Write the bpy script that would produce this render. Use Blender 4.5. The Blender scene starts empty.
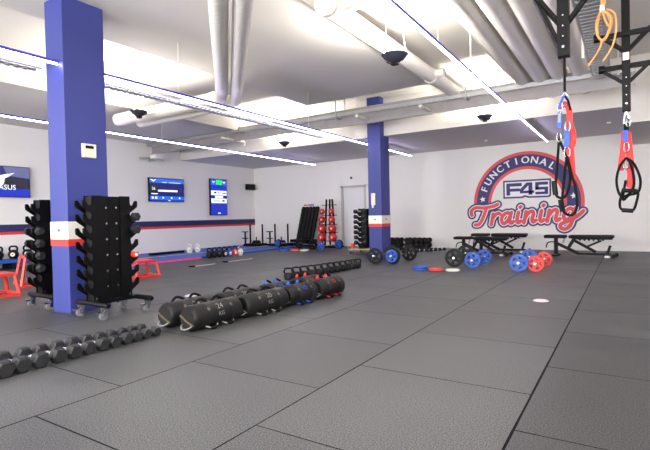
import bpy, bmesh, math, random
from mathutils import Vector, Matrix
random.seed(7)
PI = math.pi
SC = bpy.context.scene
COL = SC.collection
ORD = ['first','second','third','fourth','fifth','sixth','seventh','eighth','ninth','tenth','eleventh','twelfth','thirteenth','fourteenth']

# ------------------------------------------------------------------ materials
def lin(c):
    return tuple(((v/255)/12.92 if v/255 <= .04045 else ((v/255+.055)/1.055)**2.4) for v in c) + (1,)
def mat(name, rgb, rough=.6, metal=0, var=.06, scale=8, bump=0, bscale=60, spec=.5, emit=None, es=1.0):
    m = bpy.data.materials.new(name); m.use_nodes = True
    nt = m.node_tree; N = nt.nodes; L = nt.links
    b = N['Principled BSDF']
    b.inputs['Roughness'].default_value = rough; b.inputs['Metallic'].default_value = metal
    b.inputs['Specular IOR Level'].default_value = spec
    c = lin(rgb)
    tc = N.new('ShaderNodeTexCoord'); no = N.new('ShaderNodeTexNoise')
    no.inputs['Scale'].default_value = scale; no.inputs['Detail'].default_value = 4
    L.new(tc.outputs['Object'], no.inputs['Vector'])
    mx = N.new('ShaderNodeMix'); mx.data_type = 'RGBA'
    mx.inputs[6].default_value = tuple(v*(1-var) for v in c[:3])+(1,)
    mx.inputs[7].default_value = tuple(min(1, v*(1+var)) for v in c[:3])+(1,)
    L.new(no.outputs['Fac'], mx.inputs[0]); L.new(mx.outputs[2], b.inputs['Base Color'])
    if bump:
        n2 = N.new('ShaderNodeTexNoise'); n2.inputs['Scale'].default_value = bscale
        L.new(tc.outputs['Object'], n2.inputs['Vector'])
        bp = N.new('ShaderNodeBump'); bp.inputs['Strength'].default_value = bump; bp.inputs['Distance'].default_value = .01
        L.new(n2.outputs['Fac'], bp.inputs['Height']); L.new(bp.outputs['Normal'], b.inputs['Normal'])
    if emit:
        b.inputs['Emission Color'].default_value = lin(emit); b.inputs['Emission Strength'].default_value = es
    return m
M = dict(
 wall=mat('wall_paint',(232,230,224),.75,var=.015,scale=1.5),
 ceil=mat('ceiling_paint',(212,208,202),.8,var=.03,scale=2,bump=.05,bscale=25),
 soffit=mat('soffit_paint',(210,205,207),.8,var=.03,scale=2),
 raft=mat('downstand_paint',(206,202,198),.8,var=.04,scale=1.6),
 blue=mat('pillar_blue',(46,56,128),.5,var=.04,scale=3),
 white=mat('white_paint',(232,230,220),.5,var=.02),
 red=mat('band_red',(214,52,46),.5,var=.03),
 navy=mat('stripe_navy',(30,34,86),.55,var=.03),
 logonavy=mat('logo_navy',(52,50,104),.6,var=.03),
 logored=mat('logo_red',(222,80,84),.6,var=.03),
 logowhite=mat('logo_white',(238,236,240),.6,var=.01),
 blk=mat('black_steel',(5,5,6),.45,0,var=.15,scale=12,spec=.18),
 rubber=mat('black_rubber',(11,11,12),.6,spec=.25,var=.2,scale=30,bump=.15),
 hexr=mat('hex_rubber',(27,28,31),.55,var=.2,scale=30,spec=.4),
 vinyl=mat('sandbag_vinyl',(15,15,15),.5,var=.25,scale=14,bump=.35,bscale=25,spec=.3),
 fab=mat('webbing_black',(8,8,9),.8,spec=.2,var=.2,scale=40),
 chrome=mat('chrome',(200,203,208),.22,1,var=.05),
 steel=mat('galvanised_steel',(178,180,182),.4,.7,var=.15,scale=20),
 duct=mat('spiral_duct',(196,192,190),.45,.35,var=.06,scale=6),
 wduct=mat('painted_duct',(214,210,204),.55,.05,var=.05,scale=6),
 plblue=mat('plate_blue',(34,82,176),.45,var=.1),
 plred=mat('plate_red',(216,58,42),.45,var=.1),
 plwhite=mat('plate_white',(222,224,212),.5,var=.05),
 matblue=mat('mat_blue',(24,78,168),.5,var=.12,scale=5),
 magenta=mat('mat_magenta',(225,70,140),.55,var=.1),
 redpaint=mat('red_powdercoat',(208,52,42),.4,var=.06),
 bagblue=mat('strap_blue',(30,84,196),.6,var=.1),
 bagred=mat('strap_red',(206,38,38),.6,var=.1),
 tape=mat('grey_tape',(92,86,72),.5,var=.1),
 handle=mat('pale_edge',(128,128,126),.5,var=.05),
 ball=mat('ball_red',(196,40,42),.4,var=.06),
 kbblack=mat('kettlebell_black',(8,8,9),.5,var=.2,spec=.28),
 cord=mat('orange_cord',(236,158,88),.55,var=.1),
 wheel=mat('caster_grey',(120,120,124),.5,.1,var=.15),
 traysteel=mat('tray_steel',(150,146,146),.5,.2,var=.2,scale=5),
 ply=mat('plywood',(178,160,120),.6,var=.1),
 bowl=mat('bowl_dark',(52,54,66),.5,var=.08),
 plas=mat('ivory_plastic',(226,224,206),.45,var=.03),
 door=mat('door_white',(226,226,226),.5,var=.02),
 frame=mat('door_frame_grey',(186,184,184),.5,var=.03),
 teal=mat('teal_skirting',(120,190,175),.5,var=.05),
 puck=mat('floor_marker',(226,214,222),.5,var=.05),
 strip=mat('aluminium_strip',(196,190,182),.4,.3,var=.05),
 ledcase=mat('led_housing_blue',(58,54,170),.4,var=.05),  # blue-violet is the diffuser's glow fringe, painted into the housing colour
 led=mat('led_diffuser',(255,255,255),.5,emit=(214,206,255),es=17.0),
 lamp=mat('lamp_reflector',(255,250,235),.5,emit=(255,244,214),es=6.0),
 s_blue=mat('screen_blue',(4,20,120),.25,emit=(16,44,180),es=.42),
 s_dark=mat('screen_dark_blue',(3,10,60),.25,emit=(18,26,110),es=.36),
 s_light=mat('screen_light_blue',(10,60,160),.25,emit=(20,100,228),es=.48),
 s_white=mat('screen_white',(200,210,220),.25,emit=(225,235,250),es=.5),
 s_green=mat('screen_green',(20,180,60),.25,emit=(30,225,50),es=.5),
 s_grey=mat('screen_grey',(60,60,90),.25,emit=(84,88,128),es=.5),
 s_black=mat('screen_black',(5,5,12),.25,emit=(14,14,30),es=.5),
)

def floor_material():
    m = bpy.data.materials.new('rubber_tiles'); m.use_nodes = True
    nt = m.node_tree; N = nt.nodes; L = nt.links; b = N['Principled BSDF']
    def math_(op, a, b_=None, c=None):
        n = N.new('ShaderNodeMath'); n.operation = op
        for i, v in enumerate((a, b_, c)):
            if v is None: continue
            if isinstance(v, (int, float)): n.inputs[i].default_value = v
            else: L.new(v, n.inputs[i])
        return n.outputs[0]
    tc = N.new('ShaderNodeTexCoord'); sx = N.new('ShaderNodeSeparateXYZ'); L.new(tc.outputs['Object'], sx.inputs[0])
    u = math_('DIVIDE', math_('ADD', sx.outputs[0], .43), 1.018)
    cu = math_('FLOOR', u); fu = math_('SUBTRACT', u, cu)
    par = math_('ABSOLUTE', math_('MODULO', cu, 2))
    v = math_('SUBTRACT', math_('SUBTRACT', sx.outputs[1], .16), math_('MULTIPLY', par, .47))
    cv = math_('FLOOR', v); fv = math_('SUBTRACT', v, cv)
    du = math_('MINIMUM', fu, math_('SUBTRACT', 1, fu)); dv = math_('MINIMUM', fv, math_('SUBTRACT', 1, fv))
    n_w = N.new('ShaderNodeTexNoise'); n_w.inputs['Scale'].default_value = 1.3; L.new(tc.outputs['Object'], n_w.inputs['Vector'])
    wid = math_('MULTIPLY', math_('MULTIPLY_ADD', n_w.outputs['Fac'], .0055, .0016), math_('MULTIPLY_ADD', math_('LESS_THAN', math_('ABSOLUTE', u), .1), .35, 1))
    seam = math_('MAXIMUM', math_('LESS_THAN', du, wid), math_('LESS_THAN', dv, math_('MULTIPLY', wid, .8)))
    cmb = N.new('ShaderNodeCombineXYZ'); L.new(cu, cmb.inputs[0]); L.new(cv, cmb.inputs[1])
    wn = N.new('ShaderNodeTexWhiteNoise'); L.new(cmb.outputs[0], wn.inputs['Vector'])
    fine = N.new('ShaderNodeTexNoise'); fine.inputs['Scale'].default_value = 150; fine.inputs['Detail'].default_value = 3; L.new(tc.outputs['Object'], fine.inputs['Vector'])
    big = N.new('ShaderNodeTexNoise'); big.inputs['Scale'].default_value = 1.1; big.inputs['Detail'].default_value = 5; L.new(tc.outputs['Object'], big.inputs['Vector'])
    val = math_('ADD', math_('MULTIPLY', wn.outputs['Value'], .09), math_('ADD', math_('MULTIPLY', math_('SUBTRACT', math_('MULTIPLY', fine.outputs['Fac'], 3.0), 1.0), .72), math_('MULTIPLY', big.outputs['Fac'], .45)))
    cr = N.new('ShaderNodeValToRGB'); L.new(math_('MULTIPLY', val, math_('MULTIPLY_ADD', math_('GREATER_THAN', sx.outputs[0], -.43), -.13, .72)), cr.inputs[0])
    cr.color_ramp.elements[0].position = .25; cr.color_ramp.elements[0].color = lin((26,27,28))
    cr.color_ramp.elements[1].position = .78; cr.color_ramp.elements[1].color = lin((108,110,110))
    mx = N.new('ShaderNodeMix'); mx.data_type = 'RGBA'; L.new(seam, mx.inputs[0]); L.new(cr.outputs[0], mx.inputs[6]); mx.inputs[7].default_value = lin((6,6,7))
    L.new(mx.outputs[2], b.inputs['Base Color'])
    rr = math_('MULTIPLY_ADD', big.outputs['Fac'], .3, .34); L.new(rr, b.inputs['Roughness'])
    L.new(math_('MULTIPLY_ADD', seam, -.4, .42), b.inputs['Specular IOR Level'])
    bp = N.new('ShaderNodeBump'); bp.inputs['Strength'].default_value = .2; bp.inputs['Distance'].default_value = .003
    L.new(fine.outputs['Fac'], bp.inputs['Height']); L.new(bp.outputs['Normal'], b.inputs['Normal'])
    return m
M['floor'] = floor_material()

def ribbed_duct(name, rgb, metal):
    m = mat(name, rgb, .45, metal, var=.05)
    nt = m.node_tree; N = nt.nodes; L = nt.links
    tc = N.new('ShaderNodeTexCoord'); w = N.new('ShaderNodeTexWave'); w.bands_direction = 'Y'; w.inputs['Scale'].default_value = 5
    w.inputs['Distortion'].default_value = .4
    L.new(tc.outputs['Object'], w.inputs['Vector'])
    bp = N.new('ShaderNodeBump'); bp.inputs['Strength'].default_value = .55 if metal else .3; bp.inputs['Distance'].default_value = .008
    L.new(w.outputs['Fac'], bp.inputs['Height']); L.new(bp.outputs['Normal'], N['Principled BSDF'].inputs['Normal'])
    return m
M['duct'] = ribbed_duct('spiral_duct_ribbed', (222,217,212), .15)
M['wduct'] = ribbed_duct('painted_duct_ribbed', (228,224,214), 0)

# ------------------------------------------------------------------ mesh helpers
def B(): return bmesh.new()
def box(bm, x0, x1, y0, y1, z0, z1, mtx=None, bev=0):
    r = bmesh.ops.create_cube(bm, size=1)
    T = Matrix.Translation(((x0+x1)/2, (y0+y1)/2, (z0+z1)/2)) @ Matrix.Diagonal((x1-x0, y1-y0, z1-z0, 1))
    vs = r['verts']
    bmesh.ops.transform(bm, matrix=T, verts=vs)
    if bev:
        es = list({e for v in vs for e in v.link_edges})
        g = bmesh.ops.bevel(bm, geom=es, offset=bev, segments=2, affect='EDGES', profile=.5)
        vs = list({v for f in g['faces'] for v in f.verts} | {v for v in vs if v.is_valid})
        # include every vertex of the connected island
        st = list(vs); seen = set(st)
        while st:
            v = st.pop()
            for e in v.link_edges:
                o = e.other_vert(v)
                if o not in seen: seen.add(o); st.append(o)
        vs = list(seen)
    if mtx is not None: bmesh.ops.transform(bm, matrix=mtx, verts=vs)
    return bm
def frame_to(p0, p1):
    p0 = Vector(p0); p1 = Vector(p1); d = (p1-p0)
    return Matrix.Translation(p0) @ d.to_track_quat('Z', 'Y').to_matrix().to_4x4(), d.length
def beam(bm, p0, p1, w, h=None, bev=0):
    m, l = frame_to(p0, p1); h = h or w
    return box(bm, -w/2, w/2, -h/2, h/2, 0, l, m, bev)
def cyl(bm, p0, p1, r, r1=None, seg=14):
    m, l = frame_to(p0, p1)
    bmesh.ops.create_cone(bm, cap_ends=True, segments=seg, radius1=r, radius2=r if r1 is None else r1, depth=l, matrix=m @ Matrix.Translation((0, 0, l/2)))
    return bm
def sphere(bm, c, r, sc=(1,1,1), seg=16):
    bmesh.ops.create_uvsphere(bm, u_segments=seg, v_segments=max(8, seg//2+2), radius=r, matrix=Matrix.Translation(c) @ Matrix.Diagonal((sc[0], sc[1], sc[2], 1)))
    return bm
def lathe(bm, prof, seg=24, mtx=None, cap=True):
    rings = []
    for r, z in prof:
        rings.append([bm.verts.new((r*math.cos(2*PI*i/seg), r*math.sin(2*PI*i/seg), z)) for i in range(seg)] if r > 1e-6 else [bm.verts.new((0, 0, z))])
    for a, b in zip(rings, rings[1:]):
        for i in range(seg):
            j = (i+1) % seg
            if len(a) == 1 and len(b) == 1: continue
            if len(a) == 1: bm.faces.new((a[0], b[j], b[i]))
            elif len(b) == 1: bm.faces.new((a[i], a[j], b[0]))
            else: bm.faces.new((a[i], a[j], b[j], b[i]))
    if cap:
        if len(rings[0]) > 1: bm.faces.new(list(reversed(rings[0])))
        if len(rings[-1]) > 1: bm.faces.new(rings[-1])
    if mtx is not None: bmesh.ops.transform(bm, matrix=mtx, verts=[v for r in rings for v in r])
    return bm
def tube(bm, pts, r, seg=8, closed=False, flat=1.0):
    pts = [Vector(p) for p in pts]; n = len(pts); rings = []
    up = None
    for i, p in enumerate(pts):
        a = pts[(i-1) % n] if (closed or i > 0) else p
        b = pts[(i+1) % n] if (closed or i < n-1) else p
        t = (b-a).normalized()
        if up is None:
            up = Vector((0, 0, 1)) if abs(t.z) < .9 else Vector((1, 0, 0))
        s = t.cross(up)
        if s.length < 1e-4: s = t.orthogonal()
        s.normalize(); up = s.cross(t).normalized()
        rr = r[i] if isinstance(r, (list, tuple)) else r
        rings.append([bm.verts.new(p + s*rr*math.cos(2*PI*k/seg) + up*rr*flat*math.sin(2*PI*k/seg)) for k in range(seg)])
    m = n if closed else n-1
    for i in range(m):
        a = rings[i]; b = rings[(i+1) % n]
        for k in range(seg):
            l = (k+1) % seg
            bm.faces.new((a[k], a[l], b[l], b[k]))
    if not closed:
        bm.faces.new(list(reversed(rings[0]))); bm.faces.new(rings[-1])
    return bm
def smooth_path(pts, n=6):
    P = [Vector(p) for p in pts]; out = []
    for i in range(len(P)-1):
        p0 = P[max(i-1, 0)]; p1 = P[i]; p2 = P[i+1]; p3 = P[min(i+2, len(P)-1)]
        for k in range(n):
            t = k/n
            out.append(.5*((2*p1)+(-p0+p2)*t+(2*p0-5*p1+4*p2-p3)*t*t+(-p0+3*p1-3*p2+p3)*t**3))
    out.append(P[-1]); return out
def prism(bm, poly, depth, mtx=None):
    a = [bm.verts.new((x, y, 0)) for x, y in poly]; b = [bm.verts.new((x, y, depth)) for x, y in poly]
    n = len(poly)
    bm.faces.new(list(reversed(a))); bm.faces.new(b)
    for i in range(n):
        j = (i+1) % n; bm.faces.new((a[i], a[j], b[j], b[i]))
    if mtx is not None: bmesh.ops.transform(bm, matrix=mtx, verts=a+b)
    return bm
def obj(name, bm, m, parent=None, smooth=False, label=None, loc=None):
    bmesh.ops.recalc_face_normals(bm, faces=bm.faces)
    me = bpy.data.meshes.new(name); bm.to_mesh(me); bm.free()
    me.materials.append(m)
    if smooth:
        for p in me.polygons: p.use_smooth = True
        try: me.set_sharp_from_angle(angle=math.radians(38))
        except Exception: pass
    o = bpy.data.objects.new(name, me); COL.objects.link(o)
    if parent: o.parent = parent
    if label: o['label'] = label
    if loc: o.location = loc
    return o
def thing(name, label, cat, loc=(0,0,0), rz=0, group=None):
    o = bpy.data.objects.new(name, None); COL.objects.link(o)
    o.empty_display_size = .1; o.location = loc; o.rotation_euler = (0, 0, rz)
    o['label'] = label; o['category'] = cat
    if group: o['group'] = group
    return o
def tag(o, label, cat, group=None):
    o['label'] = label; o['category'] = cat
    if group: o['group'] = group
    return o
def struct(name, bm, m, parent=None, **k):
    o = obj(name, bm, m, parent, **k)
    if not parent: o['kind'] = 'structure'
    return o
def dup(root, loc, rz=None, label=None, group=None, scale=None):
    def cp(o, par):
        c = o.copy(); COL.objects.link(c)
        if par: c.parent = par
        for ch in kids.get(o.name, []): cp(ch, c)
        return c
    kids = {}
    def walk(o):
        kids[o.name] = list(o.children)
        for c in o.children: walk(c)
    walk(root)
    r = cp(root, None); r.location = loc
    if rz is not None: r.rotation_euler = (0, 0, rz)
    if label: r['label'] = label
    if group: r['group'] = group
    if scale: r.scale = scale if hasattr(scale, '__len__') else (scale,)*3
    return r
def text_bm(s, size, shear=0, offset=0, align='CENTER'):
    cu = bpy.data.curves.new('t', 'FONT'); cu.body = s; cu.size = size; cu.shear = shear; cu.offset = offset
    cu.align_x = align; cu.align_y = 'CENTER'; cu.resolution_u = 3
    o = bpy.data.objects.new('t', cu); COL.objects.link(o)
    bpy.context.view_layer.update()
    me = o.evaluated_get(bpy.context.evaluated_depsgraph_get()).to_mesh()
    bm = B(); bm.from_mesh(me); o.to_mesh_clear()
    bpy.data.objects.remove(o); bpy.data.curves.remove(cu)
    return bm

# ------------------------------------------------------------------ the room
XL, YF = -11.4, 13.05
CZ = 3.6
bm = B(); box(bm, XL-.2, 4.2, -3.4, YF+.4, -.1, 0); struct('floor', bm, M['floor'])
bm = B(); box(bm, XL-.2, 4.2, -3.4, YF+.4, CZ, CZ+.1); struct('ceiling', bm, M['ceil'])
bm = B(); box(bm, XL-.2, XL, -3.2, YF+.2, 0, CZ); struct('wall_left', bm, M['wall'])
bm = B(); box(bm, 4, 4.2, -3.2, YF+.2, 0, CZ); struct('wall_right', bm, M['wall'])
bm = B(); box(bm, XL, 4, -3.4, -3.2, 0, .7); box(bm, XL, 4, -3.4, -3.2, 2.7, CZ)
for a, b in ((XL, -9.4), (-5.4, -4.4), (-.4, .4), (3.4, 4)): box(bm, a, b, -3.4, -3.2, .7, 2.7)
struct('wall_back', bm, M['wall'])
FILLP = 240
for i, (a, b) in enumerate(((-9.4, -5.4), (-4.4, -.4), (.4, 3.4))):  # windows added in the unseen back wall to give fill light
    bm = B(); box(bm, a, b, -3.33, -3.27, .7, .76); box(bm, a, b, -3.33, -3.27, 2.64, 2.7)
    for k in range(4): xx = a+(b-a)*k/3; box(bm, xx-.03, xx+.03, -3.33, -3.27, .76, 2.64)
    struct('window_%d' % (i+1), bm, M['white'])
    li = bpy.data.lights.new('daylight', 'AREA'); li.shape = 'RECTANGLE'; li.size = b-a; li.size_y = 2.0; li.energy = FILLP*(b-a)/4; li.color = (1, .98, .95)  # area light added outside each opening as fill
    lo = bpy.data.objects.new('daylight', li); COL.objects.link(lo); lo.location = ((a+b)/2, -3.42, 1.7); lo.rotation_euler = (PI/2, 0, 0)
bm = B()
DX0, DX1, DZ = -7.74, -6.84, 1.93
box(bm, XL, DX0, YF, YF+.2, 0, CZ); box(bm, DX1, 4, YF, YF+.2, 0, CZ); box(bm, DX0, DX1, YF, YF+.2, DZ, CZ)
struct('wall_far', bm, M['wall'])
bm = B(); box(bm, DX0-.0, DX0+.06, YF-.015, YF+.12, 0, DZ); box(bm, DX1-.06, DX1, YF-.015, YF+.12, 0, DZ); box(bm, DX0, DX1, YF-.015, YF+.12, DZ-.06, DZ)
door = obj('door_1', B(), M['door']); door['kind'] = 'structure'
bpy.data.objects.remove(door)
bd = B(); box(bd, DX0+.06, DX1-.06, YF+.06, YF+.11, 0, DZ-.06); door = struct('door_1', bd, M['door'])
struct('door_frame', bm, M['frame'], door)
bm = B(); box(bm, DX1-.2, DX1-.09, YF+.03, YF+.06, .98, 1.01); struct('door_handle', bm, M['chrome'], door)
bm = B(); box(bm, XL+.01, DX0-.06, YF-.012, YF, 0, .035); struct('baseboard_far', bm, M['teal'])
# lowered ceilings
bm = B(); box(bm, XL, .02, 9.72, YF, 2.75, CZ); struct('trim_1', bm, M['soffit'])
bm = B(); box(bm, .02, 4, 9.72, YF, 2.46, CZ); struct('trim_2', bm, M['soffit'])
bm = B(); box(bm, XL, -8.02, -3.2, 9.72, 3.12, CZ); struct('trim_3', bm, M['ceil'])
bm = B(); box(bm, -5.66, -2.95, -3.2, 8.2, 3.3, CZ); struct('trim_4', bm, M['raft'])
# white painted front of the far soffit
bm = B(); box(bm, XL, .02, 9.71, 9.72, 2.75, CZ); box(bm, .02, 4, 9.71, 9.72, 2.46, CZ); struct('trim_5', bm, M['ceil'])
# wall stripe
bm = B(); box(bm, XL, XL+.004, -3.2, YF, .775, .935); struct('trim_6', bm, M['navy'])
bm = B(); box(bm, XL, XL+.004, -3.2, YF, .71, .775); struct('trim_7', bm, M['red'])

def pillar(x0, x1, y0, y1, zt, label):
    p = thing('pillar', label, 'pillar', ((x0+x1)/2, (y0+y1)/2, 0)); p['kind'] = 'structure'
    w, d = (x1-x0)/2, (y1-y0)/2
    bm = B(); box(bm, -w, w, -d, d, 0, zt, bev=.006); obj('shaft', bm, M['blue'], p)
    e = .004
    bm = B(); box(bm, -w-e, w+e, -d-e, d+e, .775, .96); obj('white_band', bm, M['white'], p)
    bm = B(); box(bm, -w-e, w+e, -d-e, d+e, .705, .775); obj('red_band', bm, M['red'], p)
    return p
pillar(-5.21, -4.875, 2.67, 3.13, 3.3, 'near square blue pillar with a white and red band, beside the dumbbell towers')
pillar(-4.92, -4.60, 9.5, 9.7, CZ, 'far square blue pillar with a white and red band, behind the small barbells')
bm = B(); box(bm, -4.92, -4.60, 9.7, 9.95, 0, 2.75)
q = obj('pillar_rear', bm, M['blue']); q.name = 'shaft_rear'; q.parent = bpy.data.objects['pillar.001']; q.matrix_parent_inverse = Matrix.Translation((4.76, -9.6, 0))
bm = B(); box(bm, -4.924, -4.596, 9.7, 9.954, .775, .96); q = obj('white_band', bm, M['white']); q.parent = bpy.data.objects['pillar.001']; q.matrix_parent_inverse = Matrix.Translation((4.76, -9.6, 0))
bm = B(); box(bm, -4.924, -4.596, 9.7, 9.954, .705, .775); q = obj('red_band', bm, M['red']); q.parent = bpy.data.objects['pillar.001']; q.matrix_parent_inverse = Matrix.Translation((4.76, -9.6, 0))

# fittings on the pillars
t = thing('thermostat', 'ivory wall thermostat with a small dark display on the near blue pillar', 'thermostat', (-4.874, 2.915, 1.64))
bm = B(); box(bm, -.004, .024, -.078, .078, 0, .15, bev=.006); obj('housing', bm, M['plas'], t)
bm = B(); box(bm, .024, .027, -.045, .045, .098, .128); obj('display', bm, M['blk'], t)
t = thing('wall_phone', 'white wall handset holder on the far blue pillar', 'intercom', (-4.79, 9.496, 1.19))
bm = B(); box(bm, -.05, .05, -.03, 0, 0, .27, bev=.012); obj('housing', bm, M['plas'], t)
bm = B(); box(bm, -.025, .025, -.05, -.03, -.06, .05, bev=.01); obj('handset', bm, M['plas'], t)
for x, y, ax in ((-5.04, 2.666, 'y'), (-4.76, 9.496, 'y'), (-4.596, 9.72, 'x')):
    bm = B()
    if ax == 'y': box(bm, x-.014, x+.014, y-.006, y, .855, .885)
    else: box(bm, x, x+.006, y-.014, y+.014, .86, .89)
    tag(obj('socket', bm, M['navy']), {-5.04:'small dark socket in the white band of the near pillar', -4.76:'small dark socket on the front of the far pillar band', -4.596:'small dark socket on the side of the far pillar band'}[x], 'socket')
bm = B(); box(bm, XL, XL+.02, 7.26, 7.36, 1.8, 2.14, bev=.004); tag(obj('wall_panel', bm, M['white']), 'tall narrow white plate on the left wall just behind the near pillar', 'wall plate')

# ------------------------------------------------------------------ screens on the left wall
def tv(y0, y1, z0, z1, label, fill):
    t = thing('wall_television', label, 'television', (XL+.005, (y0+y1)/2, z0))
    w = (y1-y0)/2; h = z1-z0
    bm = B(); box(bm, .03, .09, -w, w, 0, h, bev=.006); obj('casing', bm, M['blk'], t)
    bm = B(); box(bm, 0, .03, -.15, .15, h*.3, h*.7); obj('wall_bracket', bm, M['steel'], t)
    bm = B(); box(bm, .09, .0915, -w+.015, w-.015, .015, h-.015); scr = obj('screen', bm, M[fill], t)
    lay = [0]
    def el(name, parts, m):    # parts in screen fractions: u along the wall, v up
        bm = B(); lay[0] += 1
        for (u0, u1, v0, v1) in parts:
            box(bm, .0915, .0915+.0008*lay[0], -w+.015+u0*(2*w-.03), -w+.015+u1*(2*w-.03), .015+v0*(h-.03), .015+v1*(h-.03))
        return obj(name, bm, M[m], scr)
    def poly(name, pts, m):
        bm = B()
        for P in pts:
            vs = [bm.verts.new((.0975, -w+.015+u*(2*w-.03), .015+v*(h-.03))) for u, v in P]; bm.faces.new(vs)
        return obj(name, bm, M[m], scr)
    def txt(s, u, v, size, m):
        bm = text_bm(s, size)
        bmesh.ops.transform(bm, matrix=Matrix.Translation((.098, -w+u*2*w, v*h)) @ Matrix(((0,0,1,0),(1,0,0,0),(0,1,0,0),(0,0,0,1))), verts=bm.verts)
        return obj('lettering', bm, M[m], scr)
    return t, el, poly, txt
def wings(cx, cy, s, a=1.0):
    L = [(cx, cy-.5*s), (cx-.12*s*a, cy-.1*s), (cx-.45*s*a, cy+.1*s), (cx-.8*s*a, cy+.55*s), (cx-.42*s*a, cy+.42*s), (cx-.15*s*a, cy+.3*s), (cx, cy+.22*s)]
    R = [(2*cx-x, y) for x, y in reversed(L)]
    return [L, R]
t, el, poly, txt = tv(4.17, 5.37, 1.53, 2.205, 'leftmost wall screen showing a winged emblem over blue', 's_dark')
el('lower_panel', [(0, 1, 0, .26)], 's_blue')
poly('grey_slope', [[(.55, 1), (1, 1), (1, .45), (.62, .7)]], 's_grey')
poly('dark_slope', [[(.62, .7), (1, .62), (1, .26), (.5, .26)]], 's_black')
poly('emblem', wings(.5, .62, .34, .9) + [[(.44, .42), (.5, .34), (.56, .42), (.57, .62), (.43, .62)]], 's_white')
txt('PEGASUS', .5, .31, .15, 's_white')
t, el, poly, txt = tv(8.51, 9.75, 1.495, 2.18, 'landscape wall screen with a blue timetable display', 's_dark')
el('header', [(.0, 1, .80, .97)], 's_light'); el('footer', [(0, 1, .06, .22)], 's_light'); el('bottom_edge', [(0, 1, 0, .06)], 's_blue')
el('side_panel', [(.0, .22, .28, .78)], 's_black')
el('text_bar', [(.23, .80, .42, .50), (.52, .58, .01, .05), (.04, .22, .30, .34)], 's_white')
el('icons', [(.35, .39, .12, .18), (.60, .64, .12, .18), (.84, .88, .12, .18), (.05, .1, .1, .19), (.14, .2, .1, .19), (.35, .48, .82, .84), (.55, .9, .82, .84)], 's_white')
poly('emblem', wings(.1, .88, .14, .8), 's_white'); txt('26', .11, .54, .12, 's_white')
t, el, poly, txt = tv(10.82, 11.57, 1.085, 2.275, 'portrait wall screen with a green tile above white panels', 's_blue')
el('header', [(0, 1, .84, .98)], 's_light')
el('white_panels', [(.02, .98, .55, .68), (.02, .98, .33, .46), (.25, .75, .475, .535), (.42, .58, .03, .06)], 's_white')
el('rows', [(.02, .98, .46, .475), (.02, .24, .475, .535), (.76, .98, .475, .535), (.2, .34, .6, .65), (.42, .6, .61, .63), (.7, .95, .6, .63), (.15, .6, .38, .4), (.7, .85, .37, .42)], 's_dark')
el('green_tile', [(.33, .68, .85, .985)], 's_green')
poly('emblem', wings(.82, .91, .07, 2), 's_white'); poly('badge', wings(.17, .91, .06, 2), 's_white')
t = thing('wall_speaker', 'small black loudspeaker high in the far left corner', 'speaker', (XL, 12.7, 1.97))
bm = B(); box(bm, .06, .2, -.19, .19, 0, .2, bev=.01); obj('cabinet', bm, M['blk'], t)
bm = B(); box(bm, .0, .06, -.03, .03, .05, .15); obj('bracket', bm, M['blk'], t)
bm = B(); box(bm, .2, .204, -.17, .17, .02, .18); obj('grille', bm, M['rubber'], t)

# ------------------------------------------------------------------ painted wall sign on the far wall
S = thing('wall_sign', 'round red and navy painted sign reading Functional Training with F45 badge', 'wall sign', (-2.2, YF-.001, 1.2))
def onwall(bm, d):   # local xy -> wall plane (x, z), d metres proud
    bmesh.ops.transform(bm, matrix=Matrix(((1,0,0,0),(0,0,-1,-d),(0,1,0,0),(0,0,0,1))), verts=bm.verts); return bm
def ring(r0, r1, a0, a1, n=72):
    bm = B(); p = []
    for i in range(n+1):
        a = math.radians(a0+(a1-a0)*i/n)
        p.append((bm.verts.new((r0*math.cos(a), r0*math.sin(a), 0)), bm.verts.new((r1*math.cos(a), r1*math.sin(a), 0))))
    for a, b in zip(p, p[1:]): bm.faces.new((a[0], a[1], b[1], b[0]))
    return bm
obj('red_ring', onwall(ring(.87, 1.33, -8, 188), .002), M['logored'], S)
obj('navy_ring', onwall(ring(.945, 1.25, -8, 188), .004), M['logonavy'], S)
bm = B()
word = 'FUNCTIONAL'
for i, ch in enumerate(word):
    a = math.radians(159-i*11.45)
    tb = text_bm(ch, .25)
    cc = bmesh.ops.duplicate(tb, geom=tb.verts[:]+tb.edges[:]+tb.faces[:]); bmesh.ops.translate(tb, vec=(.012, .004, .0004), verts=[v for v in cc['geom'] if isinstance(v, bmesh.types.BMVert)])
    bmesh.ops.translate(tb, vec=(-.006, 0, 0), verts=tb.verts)
    bmesh.ops.transform(tb, matrix=Matrix.Translation((1.10*math.cos(a), 1.10*math.sin(a), 0)) @ Matrix.Rotation(a-PI/2, 4, 'Z'), verts=tb.verts)
    me = bpy.data.meshes.new('x'); tb.to_mesh(me); tb.free(); bm.from_mesh(me); bpy.data.meshes.remove(me)
obj('arc_lettering', onwall(bm, .006), M['logowhite'], S)
for ax in (173, 7.5):
    bm = B(); a = math.radians(ax); cx, cy = 1.10*math.cos(a), 1.10*math.sin(a)
    pts = []
    for k in range(10):
        r = .085 if k % 2 == 0 else .036
        t_ = PI/2+k*PI/5+.15
        pts.append(bm.verts.new((cx+r*math.cos(t_), cy+r*math.sin(t_), 0)))
    c = bm.verts.new((cx, cy, 0))
    for k in range(10): bm.faces.new((c, pts[k], pts[(k+1) % 10]))
    obj('star', onwall(bm, .006), M['logowhite'], S)
def flat(polys, ox, oy, sx, sy):
    bm = B()
    for P in polys: bm.faces.new([bm.verts.new((ox+x*sx, oy+y*sy, 0)) for x, y in P])
    return bm
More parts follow.
